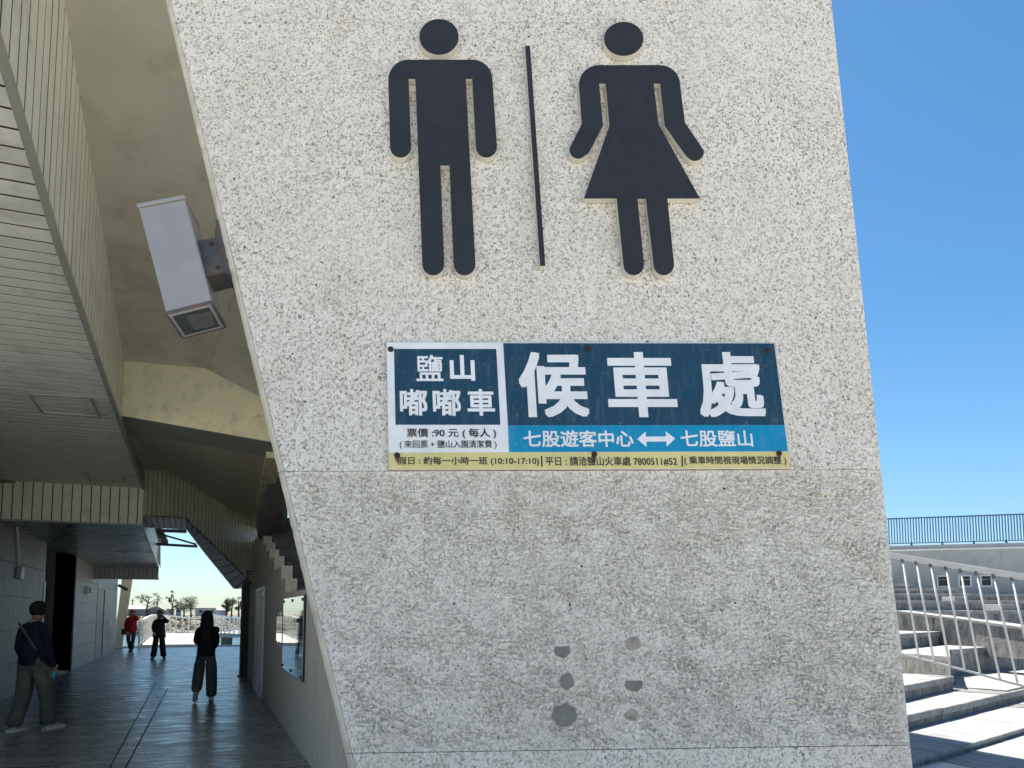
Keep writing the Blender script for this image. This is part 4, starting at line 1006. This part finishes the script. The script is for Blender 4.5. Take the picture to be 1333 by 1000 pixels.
for i, (px, Y, h) in enumerate(((205, 240, 5.4), (230, 245, 4.6), (172, 235, 4.8))):
    P = onY(px, 797, Y); z0 = fz(P.x, Y)
    po_ = empty('utility_pole', (P.x, Y, z0), ('utility pole above the grey pitched shed', 'short utility pole above the bright blue shed', 'utility pole above the head of the figure in red')[i], 'pole', 'utility poles on the far shore')
    v, f = tube_vf([(P.x, Y, z0-.3), (P.x, Y, z0+h)], .13, 6); mk('shaft', v, f, m_bark, po_)
    v, f = bar_vf((P.x-.5, Y, z0+h-.4), (P.x+.5, Y, z0+h-.4), .12); mk('crossarm', v, f, m_bark, po_)
# scrub along the far bank
vs, fs = [], []
rnd = random.Random(11)
for i in range(520):
    x = rnd.uniform(-60, 40); y = rnd.uniform(114, 165); z = fz(x, y); R = rnd.uniform(.3, 1.0)
    for _ in range(34):
        d = V((rnd.gauss(0, 1), rnd.gauss(0, 1), abs(rnd.gauss(0, .7))))*R*.7; p = V((x, y, z))+d; u = V((rnd.uniform(-1, 1), rnd.uniform(-1, 1), rnd.uniform(-1, 1))).normalized()*rnd.uniform(.12, .28)
        v2 = u.cross(V((rnd.uniform(-1, 1), rnd.uniform(-1, 1), rnd.uniform(-1, 1)))).normalized()*.12; n = len(vs); vs += [p-u, p+v2, p+u, p-v2]; fs.append([n, n+1, n+2, n+3])
tag(mk('scrub', vs, fs, leafm('scrub_leaf', (.13, .105, .05))), 'brown scrub along the far side of the water', 'scrub', kind='stuff')

# ------------------------------------------------------------------ people
m_skin = M('skin', (.42, .24, .16), .55); m_hair = noisy('black_hair', (.010, .009, .008), .8, 40, .3, .002, 90)
def cloth(name, c, fold=9): return noisy(name, c, .85, 8, .25, .02, fold)
def person(name, loc, rz, lab, J, bones, regions, mats, sub=2):
    """one continuous skin over a joint graph. J: joint -> (x, y, z, rx, ry); bones: pairs; regions: fn(co) -> material slot"""
    r = empty(name, loc, lab, 'person', rz=rz if rz else 1e-6)
    keys = list(J); idx = {k: i for i, k in enumerate(keys)}
    me = bpy.data.meshes.new('body'); me.from_pydata([J[k][:3] for k in keys], [(idx[a], idx[b]) for a, b in bones], []); me.update()
    o = bpy.data.objects.new('body', me); COL.objects.link(o)
    o.modifiers.new('s', 'SKIN')
    for k, sv_ in zip(keys, me.skin_vertices[0].data): sv_.radius = J[k][3:5]; sv_.use_root = (k == 'pelvis')
    o.modifiers[0].use_smooth_shade = True; m2 = o.modifiers.new('d', 'SUBSURF'); m2.levels = sub; m2.render_levels = sub
    dg = bpy.context.evaluated_depsgraph_get(); dg.update(); nm = bpy.data.meshes.new_from_object(o.evaluated_get(dg)); o.modifiers.clear(); o.data = nm
    nm.materials.clear()
    for m in mats: nm.materials.append(m)
    segs = [(V(J[a][:3]), V(J[b][:3]), a, b) for a, b in bones]
    for p in nm.polygons:
        c0 = p.center; best = None; bd0 = 1e9
        for a, b, ka, kb in segs:
            ab = b-a; t = max(0, min(1, (c0-a).dot(ab)/ab.length_squared)); d = (c0-a-ab*t).length
            if d < bd0: bd0 = d; best = (ka, kb, t)
        p.material_index = regions(c0, *best); p.use_smooth = True
    o.parent = r; WL[o] = V((0, 0, 0)); return r
def lathe(name, rings, mat, parent, n=20, wob=0, seed=0):
    """rings: (cx, cy, z, rx, ry)"""
    rd_ = random.Random(seed); ph = [rd_.uniform(0, 6) for _ in range(4)]
    vs, fs = [], []
    for j, (cx, cy, z, rx, ry) in enumerate(rings):
        for k in range(n):
            a = 2*pi*k/n; w_ = 1+wob*(sin(a*5+ph[0]+j*.7)+sin(a*8+ph[1]-j))*.5; vs.append((cx+cos(a)*rx*w_, cy+sin(a)*ry*w_, z+wob*.1*sin(a*3+ph[2])))
    for j in range(len(rings)-1):
        for k in range(n): fs.append([j*n+k, j*n+(k+1) % n, (j+1)*n+(k+1) % n, (j+1)*n+k])
    fs += [list(range(n)), list(range((len(rings)-1)*n, len(rings)*n))]
    o = mk(name, vs, fs, mat, parent, smooth=True); fixn(o); md = o.modifiers.new('d', 'SUBSURF'); md.levels = 1; md.render_levels = 1; return o
def base_joints(H, leg=None):
    s = H/1.70
    J = {'pelvis': (0, 0, .93, .165, .125), 'waist': (0, .01, 1.07, .145, .105), 'chest': (0, .01, 1.25, .175, .12), 'neckb': (0, 0, 1.41, .085, .075), 'neck': (0, .01, 1.47, .055, .055),
         'head': (0, .03, 1.55, .075, .09), 'crown': (0, .03, 1.63, .07, .085)}
    return {k: tuple(c*s for c in v) for k, v in J.items()}, s
def limbs(J, s, arms, legs, hand=True, sw=.0):
    """arms: {side: (elbow, wrist, handtip)}; legs: {side: (hip, knee, ankle, toe)} in 1.70 m units"""
    bones = [('pelvis', 'waist'), ('waist', 'chest'), ('chest', 'neckb'), ('neckb', 'neck'), ('neck', 'head'), ('head', 'crown')]
    for sd_, (sh, el, wr) in arms.items():
        g = 1 if sd_ == 'R' else -1
        J['sh'+sd_] = (*(c*s for c in sh), .075*s, .072*s); J['el'+sd_] = (*(c*s for c in el), .058*s, .058*s); J['wr'+sd_] = (*(c*s for c in wr), .040*s, .040*s)
        d = (V(wr)-V(el)).normalized(); pm = V(wr)+d*.07
        J['pm'+sd_] = (*(c*s for c in pm), .036*s, .022*s)
        bones += [('neckb', 'sh'+sd_), ('sh'+sd_, 'el'+sd_), ('el'+sd_, 'wr'+sd_), ('wr'+sd_, 'pm'+sd_)]
        side = d.cross(V((0, 1, 0))); side = side.normalized() if side.length > .2 else V((1, 0, 0))
        for k in range(4):
            off = side*(.026*(k-1.5)/1.5); L_ = (.062, .074, .07, .055)[k]
            b1 = pm+off+d*.03; b2 = b1+(d+V((0, .35, 0))).normalized()*L_*.6; b3 = b2+(d+V((0, .9, 0))).normalized()*L_*.4
            prev = 'pm'+sd_
            for q, bb in enumerate((b1, b2, b3)):
                nm_ = 'f%s%d%d' % (sd_, k, q); J[nm_] = (*(c*s for c in bb), .0088*s, .0088*s); bones.append((prev, nm_)); prev = nm_
        th = V(wr)+d*.035-side*.035; th2 = th+(d*.7-side*.4+V((0, .3, 0))).normalized()*.045
        J['t1'+sd_] = (*(c*s for c in th), .012*s, .012*s); J['t2'+sd_] = (*(c*s for c in th2), .010*s, .010*s); bones += [('wr'+sd_, 't1'+sd_), ('t1'+sd_, 't2'+sd_)]
    for sd_, (hp, kn, an, toe, rr) in legs.items():
        J['hp'+sd_] = (*(c*s for c in hp), rr[0]*s, rr[0]*s); J['kn'+sd_] = (*(c*s for c in kn), rr[1]*s, rr[1]*s); J['an'+sd_] = (*(c*s for c in an), rr[2]*s, rr[2]*s)
        J['hl'+sd_] = (*(c*s for c in (V(an)+V((0, -.005, -.03)))), .045*s, .05*s); J['to'+sd_] = (*(c*s for c in toe), .042*s, .028*s)
        bones += [('pelvis', 'hp'+sd_), ('hp'+sd_, 'kn'+sd_), ('kn'+sd_, 'an'+sd_), ('an'+sd_, 'hl'+sd_), ('hl'+sd_, 'to'+sd_)]
    return bones
def region(c0, a, b, t):
    ks = a+b
    if a[:2] in ('pm', 'wr', 't1') or a[0] == 'f' or b[0] == 'f': return 2 if not (a[:2] == 'wr' and t < .2) else 0
    if a in ('head', 'neck') : return 2
    if a == 'neckb' and b == 'neck': return 2 if t > .35 else 0
    if a[:2] == 'an' or a[:2] == 'hl': return 3
    if a == 'pelvis' and b == 'waist': return 1 if t < .25 else 0
    if a == 'pelvis' or a[:2] in ('hp', 'kn'): return 1
    return 0
def face(r, s, zh, yh):
    """nose, ears and eyes: small pieces on the head"""
    v, f = tube_vf([V((0, yh+.085, zh+.03))*s, V((0, yh+.115, zh-.01))*s, V((0, yh+.088, zh-.018))*s], [.008*s, .014*s, .008*s], 8); mk('nose', v, f, m_skin, r, smooth=True)
    for g in (-1, 1):
        v, f = tube_vf([V((g*.076, yh+.0, zh-.02))*s, V((g*.090, yh-.008, zh+.01))*s, V((g*.082, yh-.005, zh+.035))*s], [.009*s, .014*s, .008*s], 8); mk('ear', v, f, m_skin, r, smooth=True)
        v, f = tube_vf([V((g*.03, yh+.078, zh+.025))*s, V((g*.03, yh+.090, zh+.025))*s], [.012*s, .008*s], 8); mk('eye', v, f, m_black, r, smooth=True)
    v, f = tube_vf([V((-.022, yh+.082, zh-.045))*s, V((0, yh+.090, zh-.047))*s, V((.022, yh+.082, zh-.045))*s], [.004*s, .007*s, .004*s], 6); mk('mouth', v, f, m_skin, r, smooth=True)
H_ = 1.70
def shoe(parent, heel, toe, mat, sc, up=V((0, 0, 1))):
    heel, toe = V(heel)*sc, V(toe)*sc; d = toe-heel; side = d.cross(up).normalized(); vs = []; n = 14
    prof_ = ((-.02, .026, .03), (.0, .040, .085), (.25, .044, .10), (.5, .046, .072), (.78, .050, .052), (.95, .038, .035), (1.02, .012, .016))
    for t, w_, h_ in prof_:
        c0 = heel+d*t
        for k in range(n):
            a = 2*pi*k/n; y = max(-.15, sin(a)); vs.append(c0+side*(w_*sc*cos(a))+up*((y+.15)/1.15*h_*sc))
    fs = [[j*n+k, j*n+(k+1) % n, (j+1)*n+(k+1) % n, (j+1)*n+k] for j in range(len(prof_)-1) for k in range(n)]+[list(range(n)), list(range((len(prof_)-1)*n, len(prof_)*n))]
    return fixn(mk('shoe', vs, fs, mat, parent, smooth=True))
# --- man at the stone wall: seen from behind, walking, looking to the right
J, s = base_joints(1.69)
J['head'] = (.02*s, .045*s, 1.55*s, .078*s, .09*s); J['crown'] = (.02*s, .04*s, 1.63*s, .074*s, .085*s)
J['chest'] = (0, .0, 1.25*s, .18*s, .135*s); J['waist'] = (0, 0, 1.05*s, .165*s, .13*s); J['pelvis'] = (0, 0, .93*s, .145*s, .12*s)
bn = limbs(J, s, {'L': ((-.165, .0, 1.36), (-.205, -.02, 1.10), (-.19, .10, .90)), 'R': ((.165, 0, 1.36), (.205, .0, 1.09), (.21, .12, .86))},
           {'L': ((-.10, 0, .86), (-.12, .02, .50), (-.13, -.12, .11), (-.15, .07, .035), (.115, .095, .078)), 'R': ((.10, .0, .86), (.13, .13, .50), (.13, .17, .10), (.17, .36, .035), (.115, .095, .075))})
m_nv, m_pt = cloth('navy_sweatshirt', (.006, .009, .032)), cloth('olive_grey_trousers', (.125, .125, .105), 14)
m_shoe = M('white_blue_shoe', (.45, .45, .45), .6)
ftp = onZ(38, 952, 0)
man = person('person', (ftp.x, ftp.y, 0), radians(-28), 'man in a navy sweatshirt and baggy grey trousers walking along the stone wall', J, bn, region, [m_nv, m_pt, m_skin, m_shoe])
lathe('sweatshirt_hem', [(0, 0, .865*s, .165*s, .14*s), (0, 0, .90*s, .182*s, .155*s), (0, 0, 1.0*s, .185*s, .158*s), (0, 0, 1.15*s, .185*s, .15*s), (0, 0, 1.28*s, .18*s, .14*s)], m_nv, man, 24, .03, 1)
for g, (kx, ky, kz, ax_, ay, az_) in (('L', (-.12, .02, .50, -.13, -.12, .11)), ('R', (.13, .13, .50, .13, .17, .10))):
    hx = -.10 if g == 'L' else .10
    lathe('trouser_leg', [((ax_)*s, ay*s, (az_-.05)*s, .075*s, .09*s), ((ax_*.9+kx*.1)*s, (ay*.9+ky*.1)*s, (az_+.02)*s, .097*s, .108*s), ((ax_*.8+kx*.2)*s, (ay*.8+ky*.2)*s, (az_+.08)*s, .088*s, .098*s), ((ax_*.5+kx*.5)*s, (ay*.5+ky*.5)*s, .30*s, .095*s, .102*s), (kx*s, ky*s, .48*s, .104*s, .112*s), ((kx*.5+hx*.4)*s, ky*.4*s, .70*s, .108*s, .122*s), (hx*.75*s, 0, .88*s, .085*s, .12*s)], m_pt, man, 20, .09, 3)
hairv = lathe('hair', [(.02*s, .02*s, 1.535*s, .070*s, .075*s), (.02*s, .012*s, 1.57*s, .092*s, .100*s), (.02*s, .012*s, 1.62*s, .102*s, .112*s), (.02*s, .02*s, 1.68*s, .100*s, .108*s), (.02*s, .025*s, 1.725*s, .070*s, .078*s), (.02*s, .03*s, 1.74*s, .02*s, .02*s)], m_hair, man, 20, .04, 5)
face(man, s, 1.56, .03)
v, f = bar_vf(V((-.12, -.150, 1.44))*s, V((.16, -.168, 1.10))*s, .028, .012, (0, 1, 0)); mk('strap', v, f, m_doorbrown, man)
for g, tx, ty, ax0, ay0 in (('L', -.15, .07, -.13, -.14), ('R', .17, .36, .13, .17)):
    v, f = bar_vf(V((ax0, ay0-.05, .02))*s, V((tx*1.03, ty+.05, .02))*s, .105*s, .04); mk('shoe_sole', v, f, m_white, man)
m_cy = M('blue_bottle', (.05, .45, .6), .3)
bt = empty('water_bottle', (ftp.x, ftp.y, 0), 'small pale blue bottle in the hand of the man in navy', 'bottle', rz=radians(-28))
wr = V((.215, .15, .80))*s
v, f = tube_vf([wr+V((-.05, .0, -.12)), wr+V((-.01, .02, .0)), wr+V((.0, .022, .03)), wr+V((.004, .024, .05))], [.036, .036, .02, .014], 12); mk('bottle_body', v, f, m_cy, bt, smooth=True)
v, f = tube_vf([wr+V((.004, .024, .052)), wr+V((.008, .026, .07))], .017, 10); mk('cap', v, f, m_white, bt, smooth=True)
shoe(man, (-.13, -.17, .02), (-.15, .11, .02), m_shoe, s); shoe(man, (.13, .12, .02), (.17, .40, .02), m_shoe, s)
# --- woman in black walking away, long hair
J, s = base_joints(1.58)
J['chest'] = (0, 0, 1.25*s, .155*s, .12*s); J['waist'] = (0, 0, 1.06*s, .135*s, .11*s)
bn = limbs(J, s, {'L': ((-.145, 0, 1.35), (-.19, .02, 1.13), (-.10, .22, 1.08)), 'R': ((.145, 0, 1.35), (.195, .03, 1.12), (.16, .24, 1.02))},
           {'L': ((-.09, 0, .86), (-.12, .08, .50), (-.15, -.24, .20), (-.17, -.24, .06), (.105, .085, .07)), 'R': ((.09, 0, .86), (.11, .02, .50), (.12, .05, .10), (.12, .21, .035), (.105, .085, .075))})
m_blk, m_gp = cloth('black_top', (.006, .006, .006)), cloth('grey_trousers', (.085, .085, .088), 14)
ft = onZ(266, 913, 0)
wo = person('person', (ft.x, ft.y, 0), radians(0), 'woman in a black top and grey trousers with long dark hair walking away', J, bn, region, [m_blk, m_gp, m_skin, m_shoe])
lathe('top_hem', [(0, 0, .84*s, .165*s, .14*s), (0, 0, .90*s, .175*s, .15*s), (0, 0, 1.05*s, .155*s, .14*s), (0, 0, 1.2*s, .165*s, .14*s), (0, 0, 1.33*s, .15*s, .115*s)], m_blk, wo, 24, .03, 2)
lathe('trouser_leg', [(.12*s, .04*s, .055*s, .10*s, .105*s), (.12*s, .04*s, .2*s, .10*s, .10*s), (.11*s, .02*s, .5*s, .105*s, .11*s), (.09*s, 0, .88*s, .11*s, .14*s)], m_gp, wo, 20, .08, 3)
lathe('trouser_leg', [(-.15*s, -.22*s, .20*s, .095*s, .10*s), (-.14*s, -.13*s, .31*s, .10*s, .10*s), (-.12*s, .06*s, .5*s, .105*s, .11*s), (-.09*s, 0, .88*s, .11*s, .14*s)], m_gp, wo, 20, .08, 4)
lathe('hair', [(-.03*s, -.10*s, 1.12*s, .07*s, .035*s), (-.02*s, -.09*s, 1.25*s, .115*s, .06*s), (0, -.05*s, 1.38*s, .13*s, .09*s), (0, .0, 1.48*s, .118*s, .11*s), (0, .012*s, 1.58*s, .118*s, .12*s), (0, .02*s, 1.66*s, .105*s, .11*s), (0, .025*s, 1.72*s, .06*s, .07*s), (0, .03*s, 1.735*s, .01, .01)], m_hair, wo, 22, .04, 6)
face(wo, s, 1.56, .03)
box('bag', -.02*s, .23*s, -.02, .20, 1.28*s, 1.42*s, m_blk, wo, .03)
shoe(wo, (.12, -.04, .006), (.12, .22, .006), m_shoe, s); shoe(wo, (-.15, -.27, .25), (-.17, -.24, .015), m_shoe, s, V((0, 1, .1)).normalized())
# --- figure in red facing the camera
J, s = base_joints(1.66)
bn = limbs(J, s, {'L': ((-.17, 0, 1.35), (-.27, .05, 1.30), (-.13, .16, 1.50)), 'R': ((.17, 0, 1.35), (.25, .0, 1.10), (.20, .06, .88))},
           {'L': ((-.085, 0, .86), (-.08, .03, .50), (-.05, .05, .10), (-.05, .2, .035), (.10, .085, .07)), 'R': ((.085, 0, .86), (.10, .06, .50), (.03, -.08, .10), (.04, .07, .035), (.10, .085, .07))})
m_rj, m_dp = cloth('red_jacket', (.42, .008, .02)), cloth('dark_grey_trousers', (.035, .035, .032), 14)
m_dshoe = M('dark_shoe', (.03, .028, .025), .6)
ft = onZ(170, 848.5, 0)
rd_p = person('person', (ft.x, ft.y, 0), radians(172), 'person in a red hooded jacket with a shoulder bag walking towards the camera', J, bn, region, [m_rj, m_dp, m_skin, m_dshoe])
lathe('jacket_body', [(0, 0, .80*s, .20*s, .15*s), (0, 0, .88*s, .215*s, .165*s), (0, 0, 1.05*s, .20*s, .155*s), (0, 0, 1.22*s, .205*s, .15*s), (0, 0, 1.36*s, .17*s, .12*s)], m_rj, rd_p, 24, .04, 7)
lathe('hood', [(0, -.02*s, 1.40*s, .10*s, .09*s), (0, -.025*s, 1.50*s, .108*s, .10*s), (0, -.02*s, 1.62*s, .108*s, .10*s), (0, 0, 1.70*s, .075*s, .08*s), (0, .01*s, 1.73*s, .01, .01)], m_rj, rd_p, 20, .03, 8)
face(rd_p, s, 1.56, .03)
v, f = bar_vf(V((-.12, .165, 1.38))*s, V((.20, .175, .92))*s, .03, .012, (0, 1, 0)); mk('bag_strap', v, f, m_black, rd_p)
bevel(mk('shoulder_bag', *box_vf(.17*s, .34*s, .0, .18, .70*s, .94*s), m_black, rd_p), .02)
shoe(rd_p, (-.05, -.0, .006), (-.05, .24, .006), m_dshoe, s); shoe(rd_p, (.03, -.13, .006), (.04, .11, .006), m_dshoe, s)
# --- figure in a hat raising an arm
J, s = base_joints(1.60)
bn = limbs(J, s, {'R': ((-.17, 0, 1.35), (-.30, .10, 1.33), (-.12, .16, 1.52)), 'L': ((.17, 0, 1.35), (.22, .03, 1.12), (.16, .12, .95))},
           {'L': ((.09, 0, .86), (.13, .03, .50), (.17, .02, .10), (.21, .17, .035), (.105, .09, .075)), 'R': ((-.09, 0, .86), (-.11, .0, .50), (-.17, -.08, .10), (-.22, .04, .035), (.105, .09, .075))})
m_dj = cloth('charcoal_jacket', (.014, .014, .015)); m_wv = cloth('grey_vest', (.06, .062, .065))
ft = onZ(206, 858, 0)
ha = person('person', (ft.x, ft.y, 0), radians(176), 'person in a dark jacket and brimmed hat raising one hand to the face', J, bn, region, [m_dj, m_dj, m_skin, m_dshoe])
lathe('coat_body', [(0, 0, .74*s, .24*s, .17*s), (0, 0, .82*s, .23*s, .165*s), (0, 0, 1.0*s, .185*s, .15*s), (0, 0, 1.2*s, .19*s, .145*s), (0, 0, 1.36*s, .16*s, .12*s)], m_dj, ha, 24, .05, 9)
for g, x in ((0, .17), (1, -.17)):
    lathe('trouser_leg', [(x*s, (-.0 if g == 0 else -.06)*s, .05*s, .12*s, .12*s), (x*.9*s, 0, .25*s, .10*s, .105*s), (x*.7*s, 0, .5*s, .10*s, .11*s), (x*.5*s, 0, .86*s, .11*s, .13*s)], m_dj, ha, 20, .04, 10+g)
lathe('hair', [(0, -.02*s, 1.46*s, .085*s, .07*s), (0, -.015*s, 1.55*s, .095*s, .09*s), (0, -.01*s, 1.64*s, .09*s, .095*s), (0, 0, 1.68*s, .03, .03)], m_hair, ha, 18, .03, 12)
face(ha, s, 1.56, .03)
m_hat = cloth('brown_hat', (.10, .055, .03))
lathe('hat', [(0, .02*s, 1.635*s, .135*s, .15*s), (0, .02*s, 1.65*s, .15*s, .165*s), (0, .02*s, 1.665*s, .108*s, .118*s), (0, .02*s, 1.73*s, .095*s, .105*s), (0, .02*s, 1.765*s, .06*s, .07*s), (0, .02*s, 1.77*s, .01, .01)], m_hat, ha, 20, .02, 13)
bevel(mk('camera', *box_vf(-.14*s, -.03*s, .13, .19, 1.50*s, 1.58*s), m_black, ha), .008)
shoe(ha, (.17, -.03, .006), (.21, .22, .006), m_dshoe, s); shoe(ha, (-.17, -.13, .006), (-.22, .10, .006), m_dshoe, s)
